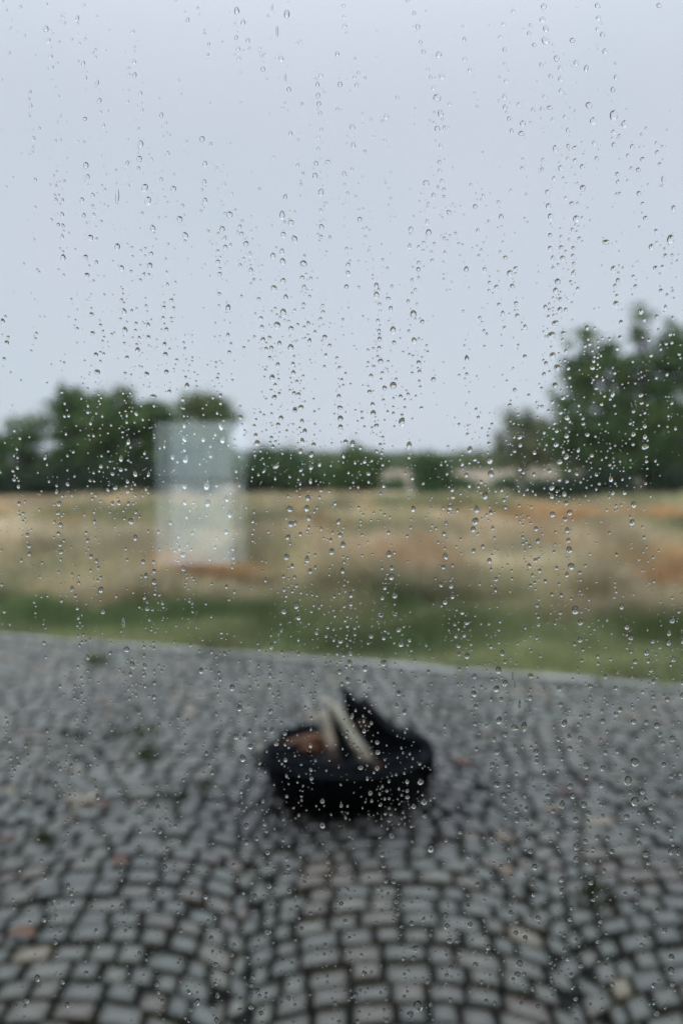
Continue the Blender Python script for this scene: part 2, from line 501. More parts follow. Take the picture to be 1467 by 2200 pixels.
# the paving is a bedding slab of its own that holds every sett
cv = []; cq = []
pavx = np.linspace(-8.25, 8.25, 34)
for x in pavx:
    cv += [(x, 0.70, -0.034), (x, edge_y(x) - 0.13, -0.034)]
cq = [(2 * i, 2 * i + 2, 2 * i + 3, 2 * i + 1) for i in range(len(pavx) - 1)]
bed_c = np.tile(np.array((0.013, 0.014, 0.012)), (len(cv), 1))
for v_ in gv[(np.abs(gx) < 9) & (gy < edge_y(gx)) & (gy > 0)][:0]: pass
bed = mesh_np('cobble_paving', [(a_, b_, c_ + 0.010) for a_, b_, c_ in cv], None, M_ground, bed_c, False, cq)
paving = tag(link_mesh('cobble_paving', bed), 'yard paved with small grey setts laid in arcs', kind='structure')
SV = []; ST = []; SQ = []; SC = []
off = 0
for s in stones:
    c, mx_, my_ = s
    top = (sr.random() - 0.5) * 0.016
    V, Tt, Q = stone_geo(c, top, sr)
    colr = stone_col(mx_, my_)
    if id(s) in near_ids:
        V2 = [(x - mx_, y - my_, z) for x, y, z in V]
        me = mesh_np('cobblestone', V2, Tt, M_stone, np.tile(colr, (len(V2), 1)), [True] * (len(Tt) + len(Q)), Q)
        o = link_mesh('cobblestone', me, paving)
        o.location = (mx_, my_, 0)
    else:
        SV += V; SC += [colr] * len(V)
        ST += [(i + off, j + off, k + off) for i, j, k in Tt]
        SQ += [(i + off, j + off, k + off, l + off) for i, j, k, l in Q]
        off += len(V)
me = mesh_np('cobblestones', SV, ST, M_stone, np.array(SC), True, SQ)
tag(link_mesh('cobblestones', me, paving), kind='stuff')

# kerb added, its stones coloured pale for grazing sheen at the paving edge
kx = -8.2
sheen_kerb = tag(empty('sheen_kerb', (0, 0, 0)), 'added row of flat edging stones, coloured pale for the grazing sheen', kind='structure')
while kx < 8.0:
    L = 0.42 + sr.random() * 0.2
    dx = L / math.hypot(1, 0.3735)
    p0 = (kx + 0.008, edge_y(kx + 0.008)); p1 = (kx + dx - 0.008, edge_y(kx + dx - 0.008))
    nrm = (0.35, 0.937)
    w = 0.115
    c = [(p0[0] - nrm[0] * w, p0[1] - nrm[1] * w), (p1[0] - nrm[0] * w, p1[1] - nrm[1] * w), p1, p0]
    V, Tt, Q = stone_geo(c, 0.012 + sr.random() * 0.006, sr)
    cc = np.array((0.25, 0.25, 0.23)) * (0.85 + sr.random() * 0.3)
    o = link_mesh('sheen_edging_stone', mesh_np('sheen_edging_stone', V, Tt, M_stone, np.tile(cc, (len(V), 1)), False, Q), sheen_kerb)
    kx += dx

# ------------------------------------------------------------------ grass
def blades(name, x, y, h, w, colr, label):
    n = len(x)
    z = np.maximum(meadow_h(x, y), -0.005) - 0.01
    ang = rng.uniform(0, math.pi, n)
    lx = rng.normal(0, 0.32, n) * h; ly = rng.normal(0, 0.32, n) * h
    ax = np.cos(ang) * w / 2; ay = np.sin(ang) * w / 2
    P0 = np.stack([x - ax, y - ay, z], 1); P1 = np.stack([x + ax, y + ay, z], 1)
    P2 = np.stack([x + ax * .6 + lx * .4, y + ay * .6 + ly * .4, z + h * .6], 1); P3 = np.stack([x - ax * .6 + lx * .4, y - ay * .6 + ly * .4, z + h * .6], 1)
    P4 = np.stack([x + lx, y + ly, z + h], 1)
    V = np.stack([P0, P1, P2, P3, P4], 1).reshape(-1, 3)
    b = np.arange(n) * 5
    Q = np.stack([b, b + 1, b + 2, b + 3], 1); Tt = np.stack([b + 3, b + 2, b + 4], 1)
    C = np.repeat(colr, 5, axis=0)
    return tag(link_mesh(name, mesh_np(name, V, Tt, M_grass, C, False, Q)), label, 'grass', kind='stuff')

n = 90000
x = rng.uniform(-7.5, 7.5, n); v = rng.uniform(0.0, 3.4, n); v = np.where((v < 0.25) & (rng.random(n) < 0.3), v - 0.045 * smoothnoise(x, x, 33, 2.5), v); y = edge_y(x) + v
h = rng.uniform(0.04, 0.14, n) * (1 + np.clip(v, 0, 4) * 0.3) * (0.3 + 1.6 * smoothnoise(x, y, 31, 1.9) ** 1.4)
c = veg_colour(x, y) * rng.uniform(0.75, 1.3, n)[:, None]
blades('short_grass', x, y, h, 0.014, c, 'short green grass of the verge beside the paved yard')
n = 190000
y = 10.6 + 36 * rng.random(n) ** 1.5
x = rng.uniform(-1, 1, n) * (2.5 + y * 0.62)
keep = y > edge_y(x) + 2.0
x = x[keep]; y = y[keep]; n = len(x)
clump = smoothnoise(x * 1.4, y * 0.45, 41, 1.0) ** 1.5 * (0.3 + 0.7 * smoothnoise(x, y, 42, 0.35))
h = rng.uniform(0.18, 0.46, n) * (0.35 + 2.0 * clump) * np.clip(1.25 - (y - 14) / 34.0, 0.35, 1.0)
c = veg_colour(x, y, False) * rng.uniform(0.72, 1.3, n)[:, None]
blades('dry_meadow_grass', x, y, h, 0.02 + 0.0010 * y, c, 'tall dry tan and olive grass of the rough meadow behind the verge')

# ------------------------------------------------------------------ trees
def tube(path, radii, sides=7):
    V = []; Q = []
    for i, p in enumerate(path):
        d = (path[min(i + 1, len(path) - 1)] - path[max(i - 1, 0)]).normalized()
        u = d.orthogonal().normalized(); w = d.cross(u)
        for s in range(sides):
            a_ = 2 * math.pi * s / sides
            V.append(tuple(p + (u * math.cos(a_) + w * math.sin(a_)) * radii[i]))
    for i in range(len(path) - 1):
        for s in range(sides):
            t = (s + 1) % sides
            Q.append((i * sides + s, i * sides + t, (i + 1) * sides + t, (i + 1) * sides + s))
    return V, Q

def tree(name, label, cat, base, lobes, n_leaves, leaf, colour, trunk_r, group=None, clumps=26, spread=0.30, seed=0):
    """lobes: (x, z, rx, rz) in metres relative to the base; depth radius follows rx."""
    r_ = np.random.default_rng(seed + 100)
    pr = random.Random(seed)
    root = empty(name, base)
    tag(root, label, cat, group)
    TV = []; TQ = []
    top = max(l_[1] for l_ in lobes)
    if trunk_r > 0:
        stem_h = min(l_[1] - l_[3] * 0.5 for l_ in lobes) 
        fork = Vector((pr.uniform(-.1, .1), pr.uniform(-.1, .1), max(0.5, stem_h)))
        def add(path, rad):
            o = len(TV); V, Q = tube(path, rad)
            TV.extend(V); TQ.extend([tuple(i + o for i in q) for q in Q])
        add([Vector((0, 0, -0.1)), fork * 0.5 + Vector((pr.uniform(-.08, .08), 0, 0)), fork], [trunk_r * 1.25, trunk_r, trunk_r * 0.85])
        for (lx, lz, rx, rz) in lobes:
            c = Vector((lx, pr.uniform(-.3, .3) * rx, lz))
            mid = fork.lerp(c, 0.5) + Vector((pr.uniform(-.2, .2), pr.uniform(-.2, .2), 0.15))
            add([fork, mid, c], [trunk_r * 0.7, trunk_r * 0.42, trunk_r * 0.15])
            for _ in range(7):
                e = c + Vector((pr.uniform(-1, 1) * rx * .85, pr.uniform(-1, 1) * rx * .85, pr.uniform(-.5, 1) * rz * .85))
                add([mid.lerp(c, pr.random()), (mid + e) / 2 + Vector((0, 0, .1)), e], [trunk_r * 0.25, trunk_r * 0.14, trunk_r * 0.04])
        link_mesh('trunk', mesh_np('trunk', TV, None, M_bark, None, True, TQ), root)
    vol = [l_[2] * l_[2] * l_[3] for l_ in lobes]
    P = []; K = []
    for (lx, lz, rx, rz), vv in zip(lobes, vol):
        m = int(n_leaves * vv / sum(vol))
        nc = max(9, int(2.2 * clumps * (vv / max(vol)) ** 0.6))
        d = r_.normal(size=(nc, 3)); d /= np.linalg.norm(d, axis=1)[:, None]
        rr = r_.uniform(0.30, 1.0, nc)[:, None] ** 0.6 * r_.uniform(0.9, 1.18, nc)[:, None]
        cc = d * rr * np.array((rx, rx, rz)) * 1.0
        k = r_.integers(0, nc, m)
        sp = spread * 0.72 * (0.5 + 1.0 * r_.random(nc))
        pts = cc[k] + r_.normal(size=(m, 3)) * (sp[k][:, None] * np.array((1, 1, 0.75)))
        pts += np.array((lx, 0, lz))
        P.append(pts); K.append(r_.random(nc)[k])
    P = np.concatenate(P); K = np.concatenate(K)
    ok = P[:, 2] > 0.02
    P = P[ok]; K = K[ok]
    n = len(P)
    a_ = r_.normal(size=(n, 3)); a_ /= np.linalg.norm(a_, axis=1)[:, None]
    b_ = np.cross(a_, r_.normal(size=(n, 3))); b_ /= np.linalg.norm(b_, axis=1)[:, None]
    s = leaf * r_.uniform(0.6, 1.35, n)[:, None]
    V = np.stack([P - a_ * s, P + b_ * s * .5, P + a_ * s, P - b_ * s * .5], 1).reshape(-1, 3)
    q = np.arange(n) * 4
    Q = np.stack([q, q + 1, q + 2, q + 3], 1)
    base_c = np.array(colour)
    var = (0.75 + 0.5 * K)[:, None] * r_.uniform(0.8, 1.25, n)[:, None]
    C = base_c[None, :] * var * np.stack([0.85 + 0.4 * K, np.ones(n), 0.9 + 0.1 * K], 1)
    C = np.repeat(C, 4, axis=0)
    link_mesh('crown', mesh_np('crown', V, None, M_leaf, C, False, Q), root)
    return root

def px_tree(name, label, cat, px, D, plobes, n_leaves, leaf, colour, trunk_r, **kw):
    b = at(px, 1060, D); b.z = float(meadow_h([b.x], [D])[0])
    L = []
    for lx, ly, rx, ry in plobes:
        p = at(lx, ly, D); m = D / FPX
        L.append((p.x - b.x, p.z - b.z, rx * m, ry * m))
    return tree(name, label, cat, b, L, n_leaves, leaf, colour, trunk_r, **kw)

G1 = (0.074, 0.135, 0.044); G2 = (0.060, 0.115, 0.044); G3 = (0.110, 0.160, 0.070); G5 = (0.15, 0.19, 0.11); G4 = (0.026, 0.050, 0.026)
GRP = 'trees along the far edge of the meadow'
px_tree('bushy_tree', 'low dark tree at the left end of the tree line, lower than its neighbour', 'tree', 20, 45,
        [(20, 990, 70, 55), (-60, 980, 60, 60), (60, 930, 38, 32), (10, 1040, 90, 35)], 16000, 0.11, G1, 0.10, group=GRP, seed=1)
px_tree('broad_tree', 'dense rounded green tree, tallest of the left clump, with two upright shoots', 'tree', 215, 45,
        [(165, 885, 40, 46), (160, 850, 20, 26), (215, 900, 62, 52), (200, 980, 90, 70), (262, 870, 26, 42), (268, 840, 12, 22), (140, 1030, 60, 36), (260, 1030, 70, 36), (120, 900, 22, 40), (245, 915, 46, 44), (305, 905, 38, 40), (135, 850, 14, 22)], 42000, 0.11, G1, 0.14, group=GRP, seed=2, clumps=34)
px_tree('dark_tree', 'dark green tree behind the pale window reflection, between two taller shoots', 'tree', 370, 46,
        [(335, 905, 50, 36), (370, 975, 75, 66), (320, 1010, 60, 50), (430, 1010, 55, 45)], 22000, 0.11, G1, 0.12, group=GRP, seed=3)
px_tree('slender_tree', 'thin light green tree with an open crown, right end of the left clump', 'tree', 450, 44,
        [(430, 872, 36, 22), (465, 890, 34, 26), (400, 880, 20, 20), (455, 930, 36, 28), (470, 1000, 40, 40)], 7500, 0.11, G3, 0.07, group=GRP, seed=4)
px_tree('hedge_bush', 'dark rounded bush just right of the pale window reflection', 'bush', 580, 46,
        [(560, 1020, 55, 36), (610, 1015, 50, 42), (590, 985, 34, 24)], 13000, 0.10, G2, 0.06, group='bushes along the far edge of the meadow', seed=5)
px_tree('hedge_bush', 'wide low dark bush in the middle of the gap between bush and pointed bush', 'bush', 665, 48,
        [(655, 1025, 45, 30), (690, 1030, 40, 30)], 7000, 0.10, G2, 0.05, group='bushes along the far edge of the meadow', seed=6)
px_tree('hedge_bush', 'pointed bush near the middle of the horizon, taller than the bushes beside it', 'bush', 762, 46,
        [(760, 985, 26, 24), (762, 1020, 42, 38), (800, 1000, 22, 26), (735, 1035, 30, 22)], 11000, 0.10, G1, 0.06, group='bushes along the far edge of the meadow', seed=7)
px_tree('hedge_bush', 'single dark round bush standing before the pale stubble field', 'bush', 925, 43,
        [(922, 1012, 32, 28), (935, 1040, 32, 26)], 8000, 0.10, G2, 0.05, group='bushes along the far edge of the meadow', seed=8)
px_tree('hedge_bush', 'small low bush in the pale field, right of the single round bush', 'bush', 1025, 47,
        [(1025, 1065, 26, 16)], 1800, 0.09, G2, 0.03, group='bushes along the far edge of the meadow', seed=18)
px_tree('sparse_tree', 'small airy grey green tree left of the big tree, sky showing through it', 'tree', 1130, 48,
        [(1130, 925, 40, 30), (1095, 950, 44, 26), (1180, 950, 46, 40), (1065, 985, 40, 20), (1140, 985, 60, 26), (1190, 905, 34, 28), (1115, 905, 40, 26), (1155, 960, 60, 36)], 9500, 0.10, G5, 0.08, group=GRP, seed=9, spread=0.22, clumps=18)
px_tree('big_tree', 'tallest tree, full dark crown with sky gaps at the right edge', 'tree', 1390, 43,
        [(1254, 738, 32, 36), (1295, 800, 70, 62), (1218, 842, 34, 38), (1238, 790, 30, 34), (1375, 700, 26, 40), (1375, 800, 50, 64), (1440, 775, 46, 60), (1300, 905, 90, 66), (1400, 900, 90, 80), (1260, 950, 70, 50), (1360, 985, 110, 60), (1500, 860, 80, 110), (1450, 1000, 90, 60), (1460, 730, 34, 44), (1265, 1000, 60, 44)], 54000, 0.11, G1, 0.22, group=GRP, seed=10, clumps=30, spread=0.26)
px_tree('hedge_bush', 'long low dark hedge bush in front of the pale field, under the big tree', 'bush', 1200, 41,
        [(1140, 1066, 42, 15), (1190, 1058, 50, 20), (1250, 1055, 50, 24), (1310, 1045, 50, 34)], 14000, 0.09, G4, 0.04, group='bushes along the far edge of the meadow', seed=11)
px_tree('hedge_bush', 'dark bush filling the foot of the big tree at the right edge', 'bush', 1450, 41.5,
        [(1445, 1045, 40, 36), (1500, 1040, 50, 40)], 9000, 0.10, G4, 0.05, group='bushes along the far edge of the meadow', seed=12)
for px_, D_, w_, h_, lab in ((842, 52, 16, 12, 'tiny round bush in the pale field, left of the single round bush'), (985, 55, 18, 16, 'tiny bush in the pale field, right of the single round bush'),
                          (1085, 53, 22, 16, 'small bush in the pale field under the airy tree'), (1150, 60, 24, 14, 'small bush between airy tree and long low hedge bush'), (1268, 56, 20, 18, 'small bush at the right end of the pale field, before the big tree')):
    px_tree('field_bush', lab, 'bush', px_, D_, [(px_, 1050, w_, h_), (px_ + w_ * .6, 1042, w_ * .6, h_ * .8)], 1500, 0.11, G2, 0.03, seed=int(px_))
for px_, w_, lab in ((690, 60, 'faint far off bushes seen over the gap left of the pointed bush'), (870, 90, 'faint far off line of bushes right of the pointed bush'), (1010, 70, 'faint far off bushes above the pale field, left of the airy tree')):
    px_tree('far_bushes', lab, 'bush', px_, 125, [(px_ - w_ * .7, 1003, w_ * .6, 18), (px_, 1000, w_ * .6, 24), (px_ + w_ * .7, 1004, w_ * .6, 18)], 5000, 0.28, G3, 0.10, seed=int(px_), spread=0.7)
px_tree('hedge_bush', 'long dark hedge at the foot of the left trees, left of the window reflection', 'bush', 200, 43.5,
        [(90, 1042, 50, 26), (160, 1035, 55, 32), (235, 1035, 60, 34), (305, 1035, 50, 34), (20, 1045, 45, 26)], 16000, 0.10, G4, 0.05, group='bushes along the far edge of the meadow', seed=33)
# the tree belt goes on outside the picture on both sides
for k, (X, Y, s) in enumerate([(-24, 40, 1.3), (-31, 33, 1.5), (-33, 22, 1.6), (-30, 10, 1.5), (27, 36, 1.4), (33, 27, 1.7), (36, 15, 1.5)]):
    tree('belt_tree', ['bushy tree beyond the left edge, nearest the tree line', 'bushy tree beyond the left edge, second from the tree line', 'bushy tree beyond the left edge, third from the tree line', 'bushy tree beyond the left edge, level with the paving', 'bushy tree beyond the right edge, nearest the big tree', 'bushy tree beyond the right edge, second from the big tree', 'bushy tree beyond the right edge, third from the big tree'][k], 'tree', Vector((X, Y, 0)),
         [(0, 4.2 * s, 2.4 * s, 2.2 * s), (-1.6 * s, 2.8 * s, 1.8 * s, 1.5 * s), (1.6 * s, 2.6 * s, 1.9 * s, 1.5 * s), (0, 1.4 * s, 2.6 * s, 1.2 * s)], 9000, 0.26, G1, 0.2, group='trees of the belt beyond the frame', seed=60 + k, spread=0.6)

# ------------------------------------------------------------------ fire bowl with burnt wood
bowl_r = 0.395
bowl = tag(empty('fire_bowl', (FIRE.x, FIRE.y, 0)), 'round black steel fire bowl full of burnt wood, standing on the setts', 'fire bowl')
def lathe(profile, sides, name, mat, parent):
    V = []; Q = []
    for r0, z0 in profile:
        for s in range(sides):
            a_ = 2 * math.pi * s / sides
            V.append((r0 * math.cos(a_), r0 * math.sin(a_), z0))
    for i in range(len(profile) - 1):
        for s in range(sides):
            t = (s + 1) % sides
            Q.append((i * sides + s, i * sides + t, (i + 1) * sides + t, (i + 1) * sides + s))
    return link_mesh(name, mesh_np(name, V, None, mat, None, True, Q), parent)
lathe([(0.001, 0.012), (0.28, 0.012), (0.335, 0.030), (0.368, 0.080), (0.386, 0.150), (0.395, 0.196), (0.395, 0.204), (0.378, 0.200), (0.360, 0.130), (0.325, 0.055), (0.20, 0.03), (0.001, 0.026)], 48, 'bowl', M_iron, bowl)
lathe([(0.385, 0.186), (0.402, 0.190), (0.404, 0.200), (0.398, 0.210), (0.384, 0.208), (0.378, 0.198), (0.385, 0.186)], 48, 'rim', M_iron, bowl)
lathe([(0.20, 0.001), (0.24, 0.0), (0.25, 0.03), (0.245, 0.06), (0.21, 0.062), (0.205, 0.03), (0.20, 0.001)], 40, 'foot_ring', M_iron, bowl)
lathe([(0.0005, 0.17), (0.12, 0.168), (0.25, 0.158), (0.355, 0.142)], 36, 'ash_bed', M_ash, bowl)
for sx in (-1, 1):
    V, Q = tube([Vector((sx * 0.385, -0.05, 0.17)), Vector((sx * 0.43, -0.045, 0.165)), Vector((sx * 0.435, 0.0, 0.163)), Vector((sx * 0.43, 0.045, 0.165)), Vector((sx * 0.385, 0.05, 0.17))], [0.008] * 5, 8)
    link_mesh('handle', mesh_np('handle', V, None, M_iron, None, True, Q), bowl)

def log(name, label, p0, p1, r0, r1, mat, bend=0.0, seed=0, cat='log', group=None, flat=0.75, tipmat=None):
    pr = random.Random(seed)
    p0 = Vector(p0); p1 = Vector(p1)
    N = 9; S = 12
    ax = (p1 - p0).normalized()
    u = ax.orthogonal().normalized(); w = ax.cross(u)
    ph = pr.random() * 6
    lob = [1 + pr.uniform(-.16, .16) for _ in range(S)]
    V = []; Q = []; T_ = []
    for i in range(N):
        t = i / (N - 1)
        c = p0.lerp(p1, t) + u * bend * math.sin(math.pi * t) + w * bend * .4 * math.sin(2 * t * math.pi + ph)
        r = (r0 + (r1 - r0) * t) * (1 + pr.uniform(-.08, .08))
        if i in (0, N - 1): r *= 0.86
        for s in range(S):
            a_ = 2 * math.pi * s / S
            rr = r * lob[s] * (1 + pr.uniform(-.05, .05))
            V.append(tuple(c + u * math.cos(a_) * rr + w * math.sin(a_) * rr * flat))
    for i in range(N - 1):
        for s in range(S):
            t = (s + 1) % S
            Q.append((i * S + s, i * S + t, (i + 1) * S + t, (i + 1) * S + s))
    V.append(tuple(p0 - ax * 0.003)); V.append(tuple(p1 + ax * 0.004))
    for s in range(S):
        t = (s + 1) % S
        T_.append((s, len(V) - 2, t)[::1]); T_.append(((N - 1) * S + s, (N - 1) * S + t, len(V) - 1))
    base = (p0 + p1) / 2; base.z = min(p0.z, p1.z)
    V = [(a_ - base.x, b_ - base.y, c_ - base.z) for a_, b_, c_ in V]
    me = mesh_np(name, V, T_, mat, None, True, Q)
    if tipmat is not None:
        me.materials.append(tipmat)
        npoly = len(me.polygons)
        zmin = min(v_[2] for v_ in V)
        for p_ in me.polygons:
            k = sum(me.vertices[vi].co.z for vi in p_.vertices) / len(p_.vertices)
            if k < 0.075 + zmin * 0: p_.material_index = 1
    o = link_mesh(name, me)
    o.location = base
    return tag(o, label, cat, group)

WG = 'burnt wood in the fire bowl'
log('log', 'short upright pale brown stick, left of the two pale pieces in the fire bowl', at(714, 1640, 4.56), at(694, 1530, 4.76), 0.031, 0.024, M_pale, 0.006, 1, 'firewood', WG, tipmat=M_brown)
log('log', 'long leaning pale grey split log in front of the black slab', at(797, 1645, 4.56), at(703, 1505, 4.80), 0.038, 0.026, M_pale_grey, 0.014, 2, 'firewood', WG, flat=0.6, tipmat=M_pale)
log('log', 'thin charred stick between the two pale pieces of wood', at(748, 1660, 4.60), at(709, 1520, 4.85), 0.034, 0.016, M_char, 0.004, 3, 'firewood', WG)
log('log', 'charred log lying along the back left rim of the bowl', at(566, 1640, 4.62), at(700, 1570, 5.0), 0.05, 0.05, M_char, 0.01, 4, 'firewood', WG)
log('log', 'scorched reddish brown log lying over the left side of the bowl', at(602, 1606, 4.66), at(706, 1584, 4.84), 0.019, 0.028, M_brown, 0.006, 5, 'firewood', WG)
log('log', 'stubby orange brown log end beside the foot of the left pale stick', at(652, 1608, 4.52), at(690, 1614, 4.70), 0.022, 0.024, M_brown, 0.0, 6, 'firewood', WG)
log('log', 'small brown log end right of the foot of the long pale log', at(808, 1648, 4.47), at(832, 1652, 4.62), 0.016, 0.020, M_brown, 0.0, 7, 'firewood', WG)
log('log', 'thick black log lying across the front of the bowl', at(586, 1650, 4.46), at(752, 1668, 4.40), 0.050, 0.055, M_char, 0.01, 8, 'firewood', WG)
log('log', 'thick black log lying over the front right rim of the bowl', at(742, 1668, 4.44), at(905, 1640, 4.58), 0.05, 0.062, M_char, 0.01, 9, 'firewood', WG)

# the big charred slab that stands up at the back
def slab():
    Y = 4.84
    outl = [(735, 1484), (750, 1490), (768, 1512), (788, 1504), (804, 1522), (820, 1542), (838, 1556), (862, 1570), (892, 1572), (920, 1588), (932, 1618), (930, 1656), (905, 1690), (800, 1690), (750, 1680), (738, 1640), (748, 1600), (744, 1560), (738, 1520)]
    pts = [at(a_, b_, Y) for a_, b_ in outl]
    pr = random.Random(5)
    base = Vector((0.2, Y, 0.17))
    cx = sum(p.x for p in pts) / len(pts); cz = sum(p.z for p in pts) / len(pts)
    V = []
    layers = [(-0.085, 0.78), (-0.06, 0.97), (0.0, 1.03), (0.05, 0.97), (0.07, 0.80)]
    n = len(pts)
    for dy, k in layers:
        for p in pts:
            lean = (p.z - 0.17) * 0.18
            V.append((cx + (p.x - cx) * k - base.x + pr.uniform(-.004, .004), dy + lean, cz + (p.z - cz) * k - base.z + pr.uniform(-.004, .004)))
    Q = []
    for i in range(len(layers) - 1):
        for s in range(n):
            t = (s + 1) % n
            Q.append((i * n + s, i * n + t, (i + 1) * n + t, (i + 1) * n + s))
    V.append((cx - base.x, -0.07 + (cz - 0.17) * .18, cz - base.z)); V.append((cx - base.x, 0.07 + (cz - 0.17) * .18, cz - base.z))
    T_ = []
    for s in range(n):
        t = (s + 1) % n
        T_.append((t, s, len(V) - 2)); T_.append((4 * n + s, 4 * n + t, len(V) - 1))
    o = link_mesh('charred_slab', mesh_np('charred_slab', V, T_, M_char, None, False, Q))
    o.location = base
    return tag(o, 'big black charred slab of wood with a pointed tip standing up in the bowl', 'firewood', WG)
slab()
log('log', 'short black charred lump in the left of the bowl, before the reddish log', at(585, 1625, 4.56), at(668, 1618, 4.60), 0.045, 0.055, M_char, 0.01, 21, 'firewood', WG)
log('log', 'round black charred end behind the left rim of the bowl', at(610, 1585, 4.95), at(680, 1572, 5.02), 0.05, 0.06, M_char, 0.0, 22, 'firewood', WG)
log('log', 'black charred chunk at the far right of the bowl below the slab', at(850, 1640, 4.58), at(915, 1640, 4.74), 0.06, 0.06, M_char, 0.0, 23, 'firewood', WG)
log('log', 'little rust brown knot of wood stuck on the black slab', at(772, 1556, 4.70), at(784, 1560, 4.80), 0.015, 0.014, M_brown, 0.0, 12, 'firewood', WG)

# ------------------------------------------------------------------ weeds and fallen leaves on the setts
def weed(px, py, n, hh, colr, label, seed):
    p = ground(px, py)
    r_ = np.random.default_rng(seed)
    a_ = r_.uniform(0, 2 * math.pi, n); rad = r_.random(n) ** 0.5 * hh * 1.1
    x = np.cos(a_) * rad; y = np.sin(a_) * rad
    h = hh * r_.uniform(0.4, 1.0, n); w = hh * 0.12
    lx = np.cos(a_) * h * 0.7; ly = np.sin(a_) * h * 0.7
    P = np.stack([np.stack([x - w * np.sin(a_), y + w * np.cos(a_), x * 0 - 0.01], 1), np.stack([x + w * np.sin(a_), y - w * np.cos(a_), x * 0 - 0.01], 1), np.stack([x + lx, y + ly, h], 1)], 1).reshape(-1, 3)
    b = np.arange(n) * 3
    C = np.repeat(np.array(colr)[None, :] * r_.uniform(0.7, 1.4, n)[:, None], 3, axis=0)
    o = link_mesh('weed', mesh_np('weed', P, np.stack([b, b + 1, b + 2], 1), M_grass, C, False))
    o.location = p
    return tag(o, label, 'weed', 'weeds growing between the setts')
WG_ = (0.05, 0.075, 0.025)
weed(303, 1578, 50, 0.075, WG_, 'bushiest green weed tuft in the setts, up left of the fire bowl', 1)
weed(243, 1578, 36, 0.06, (0.04, 0.05, 0.022), 'dark weed tuft just left of the bushiest tuft', 2)
weed(322, 1622, 50, 0.07, WG_, 'green weed tuft just nearer than the bushiest tuft', 3)
weed(158, 1582, 30, 0.06, (0.04, 0.042, 0.026), 'brownish weed tuft nearest the left edge of the far setts', 4)
weed(440, 1690, 36, 0.05, (0.06, 0.062, 0.028), 'olive weed tuft left of the fire bowl', 5)
weed(378, 1712, 44, 0.055, (0.045, 0.055, 0.022), 'tall thin weed tuft further left of the fire bowl', 6)
weed(1278, 1935, 55, 0.075, (0.05, 0.05, 0.02), 'brown mossy weed tuft on the near setts at the right', 7)
weed(215, 1425, 40, 0.10, (0.07, 0.09, 0.035), 'pale green weed tuft close to the edging stones', 8)
weed(95, 1800, 30, 0.05, (0.045, 0.055, 0.02), 'small weed tuft near the left edge, level with the bowl foot', 9)

def leaf(px, py, size, rot, mat, label, seed):
    p = ground(px, py, 0.012)
    pr = random.Random(seed)
    V = []; N = 7
    for i in range(N):
        t = i / (N - 1)
        w = math.sin(math.pi * min(1, t * 1.02)) ** 0.8 * 0.36 + 0.015
        z = 0.10 * math.sin(t * 3) + 0.02 * pr.random()
        V += [(-w * size, (t - .5) * size, (z + 0.10 * w) * size), (0, (t - .5) * size, z * size), (w * size, (t - .5) * size, (z + 0.14 * w) * size)]
    Q = []
    for i in range(N - 1):
        for k in (0, 1):
            a_ = i * 3 + k; Q.append((a_, a_ + 1, a_ + 4, a_ + 3))
    o = link_mesh('fallen_leaf', mesh_np('fallen_leaf', V, None, mat, None, True, Q))
    o.location = p; o.rotation_euler = (0, 0, rot)
    return tag(o, label, 'leaf', 'fallen leaves on the setts')
M_dl2 = pbr('fallen_leaf_dark', (0.09, 0.036, 0.022), rough=0.6, noise=(30, 0.3))
M_dl3 = pbr('fallen_leaf_tan', (0.22, 0.155, 0.10), rough=0.6, noise=(30, 0.3))
leaf(216, 1730, 0.10, 1.3, M_dl2, 'dark red brown fallen leaf, left of the fire bowl', 1)
leaf(257, 1851, 0.085, 0.4, M_deadleaf, 'bright orange fallen leaf on the setts in the left foreground', 2)
leaf(1214, 1700, 0.10, 1.5, M_dl2, 'dark red leaf at the right, level with the fire bowl foot', 3)
leaf(1355, 1538, 0.09, 1.1, M_dl3, 'pale tan leaf on the far setts near the right edge', 4)
leaf(990, 1637, 0.09, 0.9, M_deadleaf, 'orange leaf just right of the black slab in the bowl', 5)
leaf(1188, 1742, 0.08, 1.6, M_dl3, 'tan leaf just nearer than the dark red leaf on the right', 6)
leaf(48, 2008, 0.10, 1.5, M_deadleaf, 'orange brown leaf on the nearest setts at the left edge', 7)
leaf(10, 1806, 0.09, 1.4, M_dl2, 'brown leaf cut off by the left edge of the picture', 8)
leaf(1085, 1870, 0.075, 0.2, M_dl3, 'pinkish leaf on the setts right of the bowl foot', 9)

# ------------------------------------------------------------------ the house: facade, room, window
WX0, WX1, WZ0, WZ1 = -0.80, 0.80, 0.85, 2.50
def wall(name, *a_):
    return tag(box(name, *a_), kind='structure')
wall('facade_wall', -7.0, WX0, 0.40, 0.66, -0.03, 5.6, M_wall)
wall('facade_wall', WX1, 7.0, 0.40, 0.66, -0.03, 5.6, M_wall)
wall('facade_wall', WX0, WX1, 0.40, 0.66, -0.03, WZ0, M_wall)
wall('facade_wall', WX0, WX1, 0.40, 0.66, WZ1, 5.6, M_wall)
wall('shading_eave', -7.2, 7.2, -3.9, 1.15, 5.602, 5.75, M_wall)  # unseen eave, added with the heightened facade to darken the near setts
wall('room_wall', -2.6, -2.5, -3.62, 0.398, 0.0, 2.7, M_room)
wall('room_wall', 2.5, 2.6, -3.62, 0.398, 0.0, 2.7, M_room)
wall('room_wall', -2.498, 2.498, -3.62, -3.52, 0.0, 2.7, M_room)
wall('room_floor', -2.6, 2.6, -3.62, 0.398, -0.10, -0.002, M_room)
wall('room_ceiling', -2.6, 2.6, -3.62, 0.398, 2.702, 2.80, M_room)
